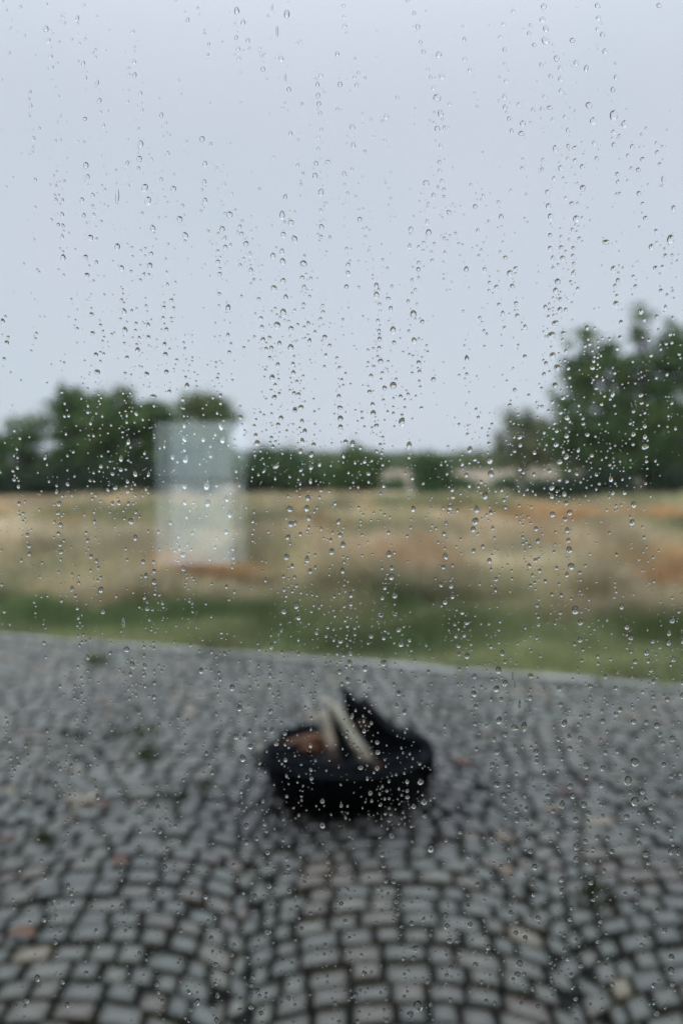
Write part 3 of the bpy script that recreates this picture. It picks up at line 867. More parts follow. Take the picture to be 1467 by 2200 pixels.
for (a_, b_, c_, d_) in ((-2.498, WX0, 0.0, 2.7), (WX1, 2.498, 0.0, 2.7), (WX0, WX1, 0.0, WZ0), (WX0, WX1, WZ1, 2.7)):
    wall('room_wall', a_, b_, 0.380, 0.398, c_, d_, M_room)

win = tag(empty('window', (0, 0.452, WZ0)), 'double glazed window wet with rain that fills the picture', 'window')
def wpart(name, x0, x1, y0, y1, z0, z1, mat):
    o = box(name, x0, x1, y0 - 0.452, y1 - 0.452, z0 - WZ0, z1 - WZ0, mat, win)
    return o
FW = 0.055
wpart('frame', WX0 + .001, WX0 + FW, 0.425, 0.48, WZ0 + .001, WZ1 - .001, M_frame)
wpart('frame', WX1 - FW, WX1 - .001, 0.425, 0.48, WZ0 + .001, WZ1 - .001, M_frame)
wpart('frame', WX0 + FW, WX1 - FW, 0.425, 0.48, WZ0 + .001, WZ0 + FW, M_frame)
wpart('frame', WX0 + FW, WX1 - FW, 0.425, 0.48, WZ1 - FW, WZ1 - .001, M_frame)
wpart('pane', WX0 + FW, WX1 - FW, 0.4600, 0.4640, WZ0 + FW, WZ1 - FW, M_glass)
inner = wpart('pane', WX0 + FW + .004, WX1 - FW - .004, 0.4400, 0.4440, WZ0 + FW, WZ1 - FW, M_glass)
# the inner sheet sits a trifle askew in the frame, so the two reflections do not coincide
inner.matrix_local = Matrix.Translation((0, -0.010, 0)) @ Matrix.Rotation(math.radians(0.42), 4, 'Z') @ Matrix.Translation((0, 0.010, 0)) @ inner.matrix_local

# a lit frosted window in the wall behind, which the panes mirror
bw = tag(empty('lit_window', (-0.59, -3.52, 1.14)), 'small bright frosted window whose pale reflection floats over the left trees', 'window')
box('lit_pane', -0.168, 0.168, 0.002, 0.012, 0.0, 0.372, M_lit, bw)
box('lit_pane', -0.168, 0.168, 0.002, 0.012, 0.378, 0.63, M_lit2, bw)
box('glazing_bar', -0.168, 0.168, 0.001, 0.016, 0.372, 0.378, M_frame, bw)
for a_ in ((-0.208, -0.168, 0.001, 0.03, -0.04, 0.67), (0.168, 0.208, 0.001, 0.03, -0.04, 0.67), (-0.168, 0.168, 0.001, 0.03, -0.04, 0.0), (-0.168, 0.168, 0.001, 0.03, 0.63, 0.67)):
    box('frame', *a_, M_frame, bw)

# ------------------------------------------------------------------ rainy air
def haze_mat():
    m = bpy.data.materials.new('rainy_air')
    m.use_nodes = True
    n = m.node_tree.nodes; l = m.node_tree.links
    n.clear()
    o = n.new('ShaderNodeOutputMaterial')
    v = n.new('ShaderNodeVolumePrincipled')
    v.inputs['Color'].default_value = (0.93, 0.96, 1.0, 1)
    v.inputs['Density'].default_value = 0.00035
    l.new(v.outputs[0], o.inputs['Volume'])
    return m
if HAZE:
    hz = box('haze', -1400, 1400, -1400, 1400, -5.0, 21.0, haze_mat())
    tag(hz, 'thin rainy haze over the whole landscape', 'haze', kind='stuff')

# ------------------------------------------------------------------ raindrops on the outer pane
# centre x, centre z above the eye, width, height of every drop, in units of 0.02 mm
DROPS = """
1824,-13041,203,259 6215,7882,180,207 6932,-7114,193,200 6946,-8055,180,208 6773,-7562,180,201 5477,-3495,165,178 7560,5097,155,182 4643,9564,186,146
2119,-9183,146,194 2184,8287,167,154 4846,2900,182,142 -5141,6068,74,336 -4511,6254,141,174 -4442,5962,141,175 4246,-12010,147,182 1397,906,122,204
4300,-6262,117,214 5758,7764,147,154 7221,-9333,153,160 -3142,-585,143,163 3122,-1409,143,164 -1343,3420,135,169 4076,-6291,172,138 5220,-8134,132,180
1197,1745,149,149 1650,-13248,154,154 -1481,3128,142,155 3448,16,143,156 6470,7694,134,160 1659,3388,135,162 7874,-12170,140,168 -4192,-9668,125,181
5578,-9149,146,153 4988,2150,135,156 3687,-4917,138,158 -7264,-12353,126,175 2215,9249,113,173 5253,-6180,117,179 -2569,5648,141,141 5370,-2462,144,144
5390,5560,148,134 5315,-2075,137,150 7801,-6559,152,138 4900,7138,127,154 4937,3175,155,128 3350,-817,129,157 -2334,-7021,131,159 2261,7931,114,167
-4915,-4792,117,172 3712,-6109,117,172 5646,8116,140,134 -1204,-1125,136,143 -1502,-100,102,191 5772,-7200,138,145 5743,-8134,145,139 1756,-11637,140,147
4200,-12269,140,147 7538,-13221,140,147 1941,6356,127,148 -871,4542,148,128 1945,-8059,132,152 3673,-7651,152,131 -1242,10149,106,173 -3115,-984,123,157
7044,326,156,122 2479,-10829,125,160 5575,-9454,125,160 -1362,5641,107,168 1869,-7584,138,138 3643,-5361,138,138 7873,-11839,140,140 3473,-303,129,143
4587,-9642,146,132 -1557,3971,121,148 5549,-8503,152,125 1186,3018,108,162 4568,10031,126,133 3874,4319,128,135 4884,2439,129,135 -1180,-1471,136,130
3851,-5231,131,138 3120,-5475,131,138 -1750,-11212,132,139 -1173,2622,122,142 4799,5602,121,141 6325,3616,121,142 991,-4744,124,144 -5109,-3790,89,199
6079,5027,148,114 -1349,-3517,117,151 -2989,-13393,112,161 4978,384,129,129 4596,-6868,131,131 5714,-12041,133,133 6003,9315,120,133 -3714,5549,121,134
1246,-3146,123,137 6811,-1016,123,136 2288,8767,113,140 5531,6251,114,141 -4410,4485,114,141 -1350,4588,114,141 6256,4415,115,141 1569,366,116,143
6777,-1431,116,143 -2962,-12769,119,147 -1747,-9277,118,146 -454,-8623,118,146 4428,-8957,118,146 -468,6159,107,148 -5000,3011,108,149 -1077,5097,101,155
-2800,806,102,156 -3854,6233,121,127 7126,4917,121,128 4977,4131,121,128 1395,-4298,124,130 5601,-3783,130,123 7127,-7816,125,131 7432,-6239,131,124
5926,-10012,132,125 4945,1745,115,136 6902,3445,115,135 -25,982,115,136 4892,-625,136,116 150,-5157,117,138 -2222,-7502,118,138 5838,-8348,139,118
2517,-11090,118,139 7814,-9273,118,139 3066,-11052,118,139 -4593,7247,107,141 -3588,5179,108,141 1109,-2174,109,144 -2380,10228,100,146 3152,-1125,102,150
-2614,3520,88,169 -2609,-1234,89,171 -1956,416,122,122 5319,-1205,123,123 4114,7484,127,114 -5861,4266,115,128 1676,2782,115,128 5070,-17,116,129
5183,-766,116,129 -5043,-4423,117,131 -2404,-5824,117,131 6177,-7256,118,131 6753,-8430,132,118 5475,-7924,118,132 4557,-10046,118,132 4644,9820,106,133
-5154,4921,108,135 -2755,485,109,136 -3622,27,109,136 2567,-2916,110,137 -1236,-10220,111,139 -1162,5464,101,141 -1054,-3381,103,144 -1379,9169,93,147
-6824,-11459,98,153 4936,3925,121,115 5228,1004,115,122 4920,-1245,116,123 7753,-3742,117,123 3854,-6447,124,117 -3631,-13125,126,119 -1922,-13217,126,119
2575,-11440,126,119 4027,-10764,118,125 -5849,6760,107,127 4144,7708,107,127 -5771,5126,108,128 807,3822,108,128 33,-1955,109,130 2980,261,109,129
190,-4740,110,131 -1644,-6358,110,131 2954,-4578,110,131 4883,-7932,132,111 7376,6433,80,168 -5628,-3011,103,137 6262,-415,102,136 -1724,-10091,104,139
-4357,1490,142,95 -1539,-6663,117,117 5599,-4194,117,117 -3083,-13075,119,119 4681,-10889,118,118 -4629,6910,107,121 4596,10325,106,120 4896,9162,107,120
5344,9055,107,120 -5648,2049,108,122 1999,5249,108,121 -1287,-2243,109,123 1343,-3955,110,124 -2149,-6738,110,124 5363,-6507,110,124 -2066,-10359,111,125
0,-10552,111,125 5244,-10223,111,125 3202,-12018,126,112 -6877,106,82,163 5576,8940,87,147 -4942,449,88,150 -6719,9820,100,126 252,7621,100,127
-603,6518,101,127 -6403,4677,101,128 -4334,5341,101,128 -1603,1924,102,129 -4904,-1409,102,130 -809,-1104,102,130 -229,-2112,103,130 1165,-2711,103,130
-2574,-5331,103,131 -2257,-8653,104,132 257,406,95,136 -800,-2298,96,137 -7097,-10912,98,139 -2605,-12197,98,140 -2163,-13052,98,140 -5013,3442,88,142
5256,9568,113,107 7213,10339,113,106 2424,-3297,110,116 5222,586,109,115 5702,611,115,109 842,-7252,111,118 859,-6872,111,117 3674,-6872,111,117
6884,-6146,117,110 5410,-7689,111,118 4483,-9258,111,118 3003,-10575,111,118 5597,-12857,112,119 7910,-12502,119,112 2188,7586,100,120 -1338,5193,101,121
736,1108,102,122 5224,102,102,122 1184,-8878,104,125 -3576,1738,95,129 -4794,-299,95,129 -4384,-2824,96,130 -695,146,95,129 2425,-2225,96,130
-6667,-12430,98,133 550,-12239,98,133 270,7219,87,134 -1368,4808,87,135 556,-4869,89,138 -1462,9772,47,246 5023,6704,107,107 4729,6159,107,107
-3695,-2192,109,109 -787,-864,109,109 6781,-4150,110,110 4442,-5054,110,110 7367,-5820,110,110 1027,7868,100,114 5514,6735,114,101 -2739,5323,101,114
-2194,4988,101,114 4747,5845,101,114 1340,-5464,103,117 6690,-3889,103,117 7674,-4261,103,117 -4403,-12502,105,119 5233,-9944,104,118 3507,-11595,105,119
-3186,7355,94,120 5938,9692,93,120 -1576,4716,94,121 -1345,4145,94,121 2472,5690,94,121 7040,568,95,122 5388,-6782,124,97 -3239,-10348,97,125
-3024,-10867,98,125 1299,-10469,97,125 5444,-10901,98,125 -2236,9969,86,126 -7818,3217,88,128 2898,2368,88,129 5340,4319,88,128 -5123,55,88,129
-3296,-4928,89,131 -1648,-4345,89,130 4997,8708,100,107 5812,10342,100,106 -1165,3050,108,101 903,2303,102,108 7227,4429,101,108 6282,1547,81,136
4135,557,102,109 4890,-817,102,109 249,-6005,83,138 2744,-4327,103,110 5122,-5350,103,110 7606,-7177,111,104 8018,-5524,83,138 4192,-5738,55,207
-2104,-12327,112,105 5986,-10435,111,104 5844,10073,93,113 -5063,4436,94,115 -4507,2003,95,115 3072,-1594,96,116 694,-4102,96,117 -2489,-6499,97,117
-2280,-6488,97,117 452,-7244,118,97 1961,-8404,118,97 7794,-4655,96,117 3775,-4511,96,117 7586,-6663,117,97 7787,-7461,118,97 3857,-8085,97,118
7324,-8198,97,118 -4302,-8773,97,118 3409,-11326,98,119 4381,-11367,98,119 -310,6840,121,87 -710,-147,88,122 5269,-1613,89,123 6563,-3407,89,123
7167,-4500,89,124 -6567,-13006,91,126 -2471,-9940,90,125 4755,8064,127,80 -3651,510,82,129 1672,-1115,82,130 -1555,1468,102,102 5058,4896,101,101
5635,-6548,104,104 7472,-12533,105,105 8055,-9748,104,104 -3983,7023,94,107 1731,9872,93,106 2808,9145,93,107 -7733,2725,95,108 -942,1242,109,95
5089,4666,108,94 7623,5796,94,107 5038,3488,95,108 -6582,-995,95,109 -762,-1333,96,109 1706,-8175,97,111 2938,-3797,110,96 7675,-5612,110,96
4150,-11250,98,112 5486,-12277,98,112 7698,-11185,98,112 7503,-8518,111,97 -5528,8217,87,114 -3126,6798,87,114 6189,8468,87,113 803,4039,88,115
2870,4411,88,115 -4810,-1787,89,116 -3697,-2513,89,116 -5587,-3524,89,117 25,-2565,89,116 6578,-734,89,116 -1018,-3665,89,117 -1691,-5298,89,117
1485,-5913,90,117 -1262,-12850,91,119 8003,-9299,90,118 4586,-10303,90,118 -5576,8607,73,133 5342,7163,121,80 -6414,5648,81,121 -2082,4383,81,121
-907,467,82,122 -65,-1413,82,123 -4623,-4814,83,124 -5767,-7943,83,125 -4351,-8201,83,125 4983,8947,93,100 3735,8071,94,100 -458,5376,94,101
-907,4212,94,101 1591,5320,101,94 6983,5570,101,94 -5258,-618,95,102 -3653,-596,95,102 -2688,-1656,96,102 2592,-835,102,95 1171,-2502,96,103
-26,-4231,103,96 5163,-5735,103,96 3573,-7170,104,97 6149,-7670,104,97 3945,-7648,97,104 -156,-12980,98,105 1723,-11862,98,105 2491,-12498,98,105
5791,-9021,104,97 6303,-8946,104,97 3402,-10939,98,105 5400,-11873,105,98 6160,-10958,105,98 -4487,-303,75,129 -721,-462,75,129 8006,-4217,76,130
-5956,5980,87,107 -3128,5969,87,107 -32,8582,87,107 64,6567,87,107 5007,8436,87,107 6231,7222,87,107 6898,6900,107,87 6259,8739,87,107
-4714,2564,88,108 -1432,2707,88,108 -1816,2797,88,108 -1113,2035,88,108 1789,2268,88,108 2126,1881,88,108 4006,4418,88,108 4800,4885,87,108
6364,4149,88,108 5671,3068,88,108 -853,687,88,109 -951,225,88,109 2524,-1082,89,109 -1250,-1780,89,109 -728,-2575,89,109 1243,-3553,110,89
-1668,-5894,90,110 3125,-5065,89,110 4142,-8269,90,111 -3105,-11371,91,112 335,-12769,91,112 1348,-10768,91,111 2604,-12094,91,112 2056,-12441,91,112
2609,-12892,91,112 7065,-9077,90,111 6104,-11455,91,112 -4723,9086,80,113 -4712,8794,80,113 -1200,8464,80,113 -96,9266,80,113 2110,6082,81,114
3719,8311,80,114 -1281,3772,81,115 -6600,-1202,82,116 -3648,-966,82,116 -4759,-5905,83,117 212,-4511,82,117 7685,-4036,82,117 1084,-13389,84,119
-6625,9208,83,107 43,128,75,122 8023,-5202,76,124 -6497,-10106,77,125 3758,8662,93,93 6223,7516,94,94 -5891,4687,94,94 -2807,4294,94,94
-5772,3374,95,95 -5748,2943,95,95 -4070,2461,95,95 -388,2857,95,95 998,1684,95,95 5132,1465,95,95 -2340,1007,95,95 -25,791,95,95
4833,-227,95,95 5215,-1358,96,96 6899,-4714,96,96 3755,-5609,96,96 4605,-7099,97,97 6231,-6886,97,97 7839,-7921,97,97 -6099,-12227,98,98
-322,-9510,97,97 7286,-9533,97,97 -3143,6388,87,101 74,9890,86,100 -472,8788,87,100 418,5542,87,101 3663,5605,87,101 6931,1522,102,88
-1401,996,88,102 -644,373,88,102 94,442,88,102 539,-13,88,102 1644,-393,89,102 219,-3344,89,103 5075,1122,102,88 4141,-190,88,102
3455,-2331,89,103 -453,-8048,90,104 681,-7853,90,104 6464,-5961,90,103 6158,-6132,90,103 7182,-6161,90,103 -3009,-12022,91,105 -2248,-9051,90,104
-1268,-9650,90,104 6418,-9265,90,104 7516,-10696,91,104 4384,-8518,104,90 -6666,9568,80,107 -2129,9564,80,107 -1788,8923,80,107 -536,8335,80,107
-519,8147,80,107 -581,6809,80,107 5827,9814,80,106 -4463,3132,81,108 -864,3996,81,108 154,4319,81,108 -33,1235,109,81 4856,4662,81,108
958,-3198,82,110 3086,-2097,82,109 1596,-4194,82,110 -37,-4954,83,110 -727,-6700,83,110 -2603,-11774,84,112 -2150,-12529,84,112 1672,-11011,84,111
3972,-9472,83,111 -6000,10059,67,126 -1292,6047,74,114 -6305,-2989,75,116 218,-3132,75,116 1069,-9974,76,118 -5708,6086,87,94 -2353,9374,87,93
6652,7187,87,94 6343,6388,87,94 6817,6131,87,94 -4044,3028,88,95 -4462,2850,88,95 -5676,2454,95,88 -4049,2057,88,95 150,4510,88,94
115,4010,88,94 -995,1537,88,95 1080,3733,94,88 3065,5831,87,94 3934,4024,88,94 3569,4000,88,94 4055,3345,88,95 5244,2142,88,95
6453,3199,88,95 -5126,-201,88,95 626,-295,95,88 -36,-1729,89,96 2327,-2897,89,96 2904,-328,95,88 5464,-295,88,95 5237,-987,89,95
3476,-1205,89,95 4535,-1583,89,96 5294,-1853,89,96 6314,-744,89,95 6772,618,88,95 7033,809,88,95 841,-6637,90,97 3147,-6195,97,90
6561,-5861,90,96 5008,-8291,90,97 3837,-7909,90,97 -6425,-10284,90,97 -4288,-12918,91,98 -401,-11546,91,98 1246,-10000,90,97 6063,-8931,90,97
3229,-10061,97,90 4036,-10526,90,97 5020,-12422,91,98 5316,-11656,91,98 5622,-13378,91,98 4162,-8518,90,97 2759,-11204,91,98 -7048,7362,80,100
-1281,8749,40,200 348,8565,80,100 2098,8506,80,100 2268,7205,80,100 4553,9017,80,100 5173,7554,80,100 5349,6875,100,80 -4086,2689,81,101
3297,4400,81,101 5126,2946,101,81 5802,2153,102,81 -4758,1101,81,102 -6567,-1940,82,102 2602,-3172,82,103 4586,-1871,82,102 5270,-2656,82,103
-2985,-7659,83,104 -4341,-7868,83,104 4444,-5575,83,103 5107,-6566,83,104 7330,-5542,103,83 4381,-8235,83,104 4022,-5072,41,206 -6403,-10522,84,104
975,-9344,83,104 2509,-12288,84,105 4695,-13048,84,105 5538,-12575,84,105 -5883,9062,73,107 -547,8582,73,107 -1164,7484,74,107 5282,5906,107,74
-737,2772,74,108 -507,-71,75,109 5501,258,75,109 536,-6362,76,110 2687,-4095,76,110 2888,-4077,76,110 6236,-9733,76,111 -2676,-889,68,116
-5962,-4611,69,117 -575,-11660,70,119 3904,10218,86,86 4051,8133,87,87 4635,8304,87,87 6795,6665,87,87 6322,6567,87,87 -3672,1422,88,88
4699,3545,88,88 5730,2700,88,88 6368,2593,88,88 6429,2846,88,88 2576,-672,89,89 5605,860,88,88 3101,34,88,88 5064,-433,89,89
3619,-2769,89,89 4528,-2320,89,89 2826,-3550,89,89 -1332,-6429,90,90 3163,-5783,90,90 6451,-5342,89,89 7524,-6458,90,90 5850,-5298,89,89
93,-10958,91,91 2804,-8799,90,90 -2690,6332,80,94 3710,9357,80,93 5782,7264,80,94 6559,6977,80,94 -2841,4577,81,94 -2674,4914,81,94
-1473,2221,81,95 -61,1494,81,95 881,2814,81,95 684,1963,81,95 652,1598,95,81 721,1307,81,95 1969,5482,81,94 1770,4407,81,94
4236,2407,81,95 -5589,-125,82,95 -6553,-1493,82,96 -7298,-1980,82,96 -5848,-2229,82,96 -3210,492,82,95 -3990,-1442,82,96 -4551,-3458,82,96
-914,921,81,95 809,816,95,81 -1078,-1442,82,96 -938,-212,95,82 2379,-2484,96,82 4151,366,82,95 4481,196,82,95 4384,-2448,82,96
-1319,-7054,83,97 3900,-7151,83,97 5790,-7479,83,97 4788,-7367,83,97 -4351,-10151,83,97 -5233,-10583,84,97 -4387,-12697,84,98 -946,-11140,84,98
-2432,-13129,98,84 2125,-12995,84,98 6144,-9472,83,97 3784,-9623,83,97 3009,-10314,83,97 5471,-10639,97,84 3189,-11698,84,98 3462,-12922,84,98
6482,-12510,98,84 5829,-8533,97,83 6997,-8701,97,83 -4748,9765,73,100 -4592,8384,73,100 -4110,7896,74,100 2469,8147,73,100 2919,8906,73,100
4578,8032,73,100 1134,3516,74,101 3133,5281,74,101 6301,4024,74,101 -5186,-969,75,102 -4572,-2678,75,103 2808,-71,75,102 -7828,-6596,76,104
926,-3628,103,75 7283,-4913,76,103 4616,-3827,75,103 -3650,-12689,77,105 -1792,-223,61,123 2794,9592,67,107 -4606,-3187,69,110 4099,-6745,69,110
3007,-9378,69,111 2308,6412,80,87 2242,6637,80,87 3616,9641,87,80 3684,9935,80,86 4829,7792,87,80 5840,6921,80,87 4872,6472,80,87
-4379,4762,88,81 -3919,3698,81,88 -2806,1515,81,88 -2293,5217,87,81 -427,3424,81,88 -1837,3085,81,88 -1854,3288,88,81 -1619,2611,81,88
1864,3210,81,88 1804,2060,81,88 1776,4556,81,88 3767,4673,81,88 3633,3598,81,88 5470,5108,87,81 7448,4716,81,88 7364,3921,88,81
5185,2536,81,88 -5323,-299,82,88 -4976,-701,82,89 -7515,-592,82,89 -6551,-2123,89,82 -7330,-1725,82,89 -4634,-2353,82,89 -4378,-2575,82,89
-1470,838,81,88 4993,698,82,88 2975,-578,82,89 5813,131,88,82 4633,-2565,89,82 989,-4150,82,89 -710,-7506,90,83 1549,-7580,83,90
1557,-7954,90,83 1304,-5764,83,90 2756,-4533,82,89 7196,-8010,83,90 7339,-5187,83,89 6189,-8411,83,90 -4140,-8488,90,83 -1822,-8604,83,90
-2564,-11542,84,91 -1961,-12792,84,91 387,-13416,84,91 5820,-9536,83,90 2749,-11447,91,84 7823,-8942,83,90 -2398,9627,73,93 1864,9315,73,93
3826,7813,74,94 3885,7540,74,94 4375,8011,74,94 -4100,3531,74,94 -2109,4754,74,94 4683,2003,74,95 6952,1339,95,75 -3926,84,75,95
-1079,1169,95,75 -1991,593,75,95 982,-574,75,95 -1150,-2451,75,96 3300,-1999,75,96 -4958,-5013,76,96 -1409,-3959,75,96 -588,-4025,75,96
-1680,-5043,76,96 -1856,-8048,76,97 3601,-6566,76,97 3181,-6797,76,97 -6806,-11801,77,98 -3823,-11189,77,98 -60,-13428,98,77 4090,-12384,98,77
5131,-8773,76,97 1567,4938,61,114 -5838,8722,67,100 -3496,10024,67,100 -4904,6812,67,100 -1574,10290,33,199 -5911,5634,67,101 -3648,816,68,102
-6756,-7629,69,104 -6927,-11143,70,105 959,-10711,70,104 1953,-10912,70,105 -3607,-1296,61,109 923,-3572,110,62 4765,8767,80,80 7227,7061,80,80
4142,6697,80,80 -1100,1565,81,81 1215,2732,81,81 4024,3634,81,81 4793,5186,81,81 5333,4889,81,81 4727,2257,81,81 4888,1368,81,81
-6603,-1693,82,82 5296,-219,82,82 5568,-2612,82,82 4177,-10969,84,84 4360,-12254,84,84 5591,-11424,84,84 -5860,7813,87,74 -5810,6511,74,87
46,10339,73,86 -487,7931,74,87 4266,9724,87,73 6641,6693,74,87 7289,6788,87,74 -4960,2386,74,88 -1741,2586,74,88 870,2604,74,88
1370,1490,75,88 4237,3096,74,88 5042,3723,74,88 5167,3484,74,88 6984,3249,74,88 7092,2786,88,74 -4977,-476,75,89 -6373,-538,75,89
-7287,-2170,75,89 -5923,-1857,75,89 -5725,-2334,75,89 434,305,75,88 1016,-2963,75,89 2390,-1700,75,89 4476,-313,75,88 3729,-676,75,89
-4414,-5553,76,90 -7621,-7170,76,90 -3186,-6901,76,90 -724,-7289,76,90 -8,-8153,76,90 1553,-7797,76,90 -2310,-8265,76,90 7305,-4231,76,89
3843,-4721,76,89 6133,-5894,76,90 4334,-7924,76,90 6202,-5065,76,89 6822,-7842,76,90 -4441,-8747,76,90 -4125,-9194,76,90 -7562,-13045,77,91
-4823,-11744,77,91 -3844,-11915,77,91 -1785,-8765,76,90 -2131,-10016,76,90 1499,-12811,77,91 4097,-10333,77,90 6312,-12041,77,91 6751,-10288,77,90
7482,-12964,77,91 6343,-11858,77,91 -4557,8008,67,94 -6549,5980,67,94 -6396,5397,67,94 -6421,5150,67,94 -2680,5119,67,94 -765,3175,68,95
-2621,2904,68,95 7471,3545,67,94 -5818,878,68,95 -6629,-712,68,95 -7511,-991,68,95 -5331,-987,68,95 -4961,-991,68,95 3603,-3018,68,96
-4636,-5032,69,96 -2810,-12227,70,98 -1763,-9616,69,97 -2247,-11835,70,98 2473,-8987,69,97 6934,-9948,70,97 -7089,8102,60,100 -463,7568,60,100
-2741,-4519,62,103 -2340,9162,80,73 1275,8283,73,80 2238,6837,80,74 4382,9464,80,73 5102,7858,80,74 5184,7201,74,80 4614,6889,74,80
2972,6314,74,80 -5689,5644,74,81 -3988,1608,75,81 -2335,5376,74,81 -2329,4496,74,81 -1909,3730,74,81 -1661,2846,74,81 -274,2664,74,81
-1123,2243,74,81 876,3609,74,81 841,3232,74,81 4006,1641,75,81 5321,4716,74,81 5445,3964,74,81 6771,4024,81,74 7384,4464,74,81
7227,5281,74,81 7586,2918,74,81 7496,2707,81,74 5828,2307,74,81 7529,1999,74,81 -7614,-436,75,82 -3039,106,82,75 1566,84,82,75
1097,-1671,75,82 4937,878,75,81 5245,-476,82,75 3526,-1565,75,82 5924,-317,75,82 7085,-10,75,82 4766,-2810,75,82 4923,-3124,75,82
4586,-3381,75,82 -6977,-4272,76,82 -7806,-7021,76,83 -362,-4102,76,82 87,-3735,75,82 139,-3867,75,82 310,-4066,76,82 7,-5246,76,83
538,-5216,76,83 5469,-4298,76,82 8003,-7390,76,83 7035,-8329,76,83 -2963,-11151,77,84 -2561,-9589,83,76 -880,-10016,76,83 1128,-8518,83,76
3969,-9179,76,83 4996,-11972,77,84 2807,-11721,77,84 5615,-8833,76,83 7024,-10503,77,84 -523,7404,67,87 -1002,6767,67,87 -5638,4567,67,88
-475,5746,67,87 -485,3267,68,88 1624,4159,67,88 7273,3331,68,88 -6557,-3267,69,89 -6191,-3447,69,89 -2065,-1398,68,89 3782,-911,68,89
-3533,-4316,69,89 -4982,-5590,69,90 -7448,-6719,69,90 -3053,-7364,69,90 314,-3907,69,89 -2158,-6362,69,90 -2371,-7820,69,90 -1926,-7132,69,90
117,-6481,69,90 924,-8134,69,90 5131,-6793,69,90 6120,-6574,69,90 3874,-8452,90,69 -5538,-9175,69,90 -5222,-9955,70,90 -5812,-11557,70,91
-5182,-11007,70,91 -7052,-9910,70,90 -2335,-10265,70,90 479,-11793,70,91 1656,-8649,69,90 877,-10151,70,90 1427,-11087,70,91 1995,-11159,70,91
3569,-11820,70,91 3854,-12243,70,91 4292,-12968,70,91 6994,-10216,70,90 340,-9514,56,111 -7102,8409,60,93 294,8749,60,93 -4552,4291,61,94
-4441,4273,61,94 -3674,1224,95,61 -4572,185,61,95 -649,-3366,62,96 -4828,-5509,62,96 -1005,-4526,62,96 611,-7502,62,97 -5848,-11189,63,98
-4131,6447,74,74 1648,10173,73,73 1803,9537,73,73 993,7327,74,74 6356,7428,74,74 -6507,5422,74,74 -2817,3847,74,74 -2591,2511,74,74
7151,2432,74,74 6025,1314,75,75 4777,3324,74,74 959,-89,75,75 -1053,-2912,75,75 4225,-270,75,75 3816,-1085,75,75 6768,388,75,75
6648,-7308,76,76 -7120,-9491,76,76 -3020,-12491,77,77 1016,-13137,77,77 5326,-11311,77,77 7805,-8735,76,76 -4645,6697,67,80 -7702,10445,66,80
2120,7725,67,80 2037,8746,67,80 5181,6917,67,80 3720,9044,67,80 -5566,3128,68,81 -4117,3296,68,81 -4743,3167,68,81 -2800,1336,68,81
-472,5150,67,81 -706,4195,67,81 -876,3605,67,81 -1536,1759,68,81 1886,5009,67,81 2084,4606,67,81 1700,3936,67,81 3720,3413,68,81
3763,3068,68,81 3190,3296,68,81 5044,5140,67,81 5303,5306,67,81 5275,1931,68,81 5928,2636,68,81 5894,1680,81,68 -5436,-668,68,82
-7533,-154,68,82 -4789,-1191,68,82 -4365,-3106,68,82 -4192,-3322,69,82 -3781,-2035,55,103 -145,-991,68,82 -247,-1846,68,82 -959,-1704,68,82
-704,-3520,69,82 -2524,-2261,68,82 -1096,-2718,68,82 -1341,-3015,68,82 4701,658,68,82 3185,-596,68,82 3249,-487,68,82 5025,-2502,68,82
6764,1147,81,68 5145,-3139,68,82 -4396,-5220,69,83 -3121,-7192,69,83 -1400,-4489,69,82 704,-6176,69,83 1537,-6288,69,83 1233,-5250,69,83
2045,-4943,69,83 2103,-8003,55,104 3511,-4360,69,82 3521,-5616,69,83 6506,-6857,69,83 5846,-5557,69,83 7944,-6756,69,83 6024,-4585,69,82
7206,-4703,69,82 -5227,-9702,69,83 -3074,-12262,70,84 -3845,-12433,70,84 -2011,-8957,69,83 -1293,-9446,69,83 -1388,-8983,69,83 -1059,-10620,70,84
-2023,-11599,84,70 189,-11371,70,84 -171,-12582,70,84 -1801,-12731,70,84 -1404,-11919,70,84 -2423,-12853,70,84 3380,-8919,69,83 3358,-12452,70,84
7146,-8581,83,69 -2438,9935,60,86 6907,5906,87,60 -4671,2836,61,88 -364,2439,61,88 -51,2150,61,88 4869,4436,61,88 -3804,-1762,61,89
-472,-1580,61,89 -6165,-3672,62,89 -5424,-4508,62,89 -4631,-4570,62,89 -4620,-5294,62,89 -7872,-6180,62,90 -6936,-6358,62,90 -6386,-7192,62,90
-6641,-7270,62,90 -332,-3900,62,89 135,-4316,62,89 -1299,-7438,62,90 2653,-3827,62,89 7813,-6176,62,90 -6789,-10836,63,91 -7796,-13026,63,91
-5144,-11197,63,91 -5081,-12224,63,91 -4654,-11900,63,91 -4484,-10462,63,90 -7800,-10617,63,91 -1012,-10867,63,91 -335,-12311,63,91 1106,-10295,63,90
-4882,8200,53,94 -3018,9485,53,93 -5435,7659,53,94 -4115,344,54,95 -1008,-4180,55,96 96,-8437,55,97 -7020,6437,67,74 -1815,9225,67,73
7206,7268,67,74 4592,6676,67,74 4332,7722,67,74 3600,5934,74,67 -3643,5856,67,74 -1659,2386,68,74 866,3007,68,74 749,2178,68,74
1543,1540,68,75 1536,3676,67,74 2900,2003,68,74 6347,3804,74,67 5623,2650,68,74 6189,2814,68,74 7628,2729,74,68 7652,1339,68,75
-5876,1129,68,75 -7639,-230,68,75 -7587,705,68,75 -5754,-1416,68,75 -2948,-2017,68,75 -4263,-3132,68,75 -7899,-3531,69,75 -3646,243,68,75
-1591,333,68,75 904,377,68,75 814,222,68,75 -2537,-2057,68,75 -1354,-2700,68,75 5154,214,68,75 4018,222,75,68 4418,-2916,68,75
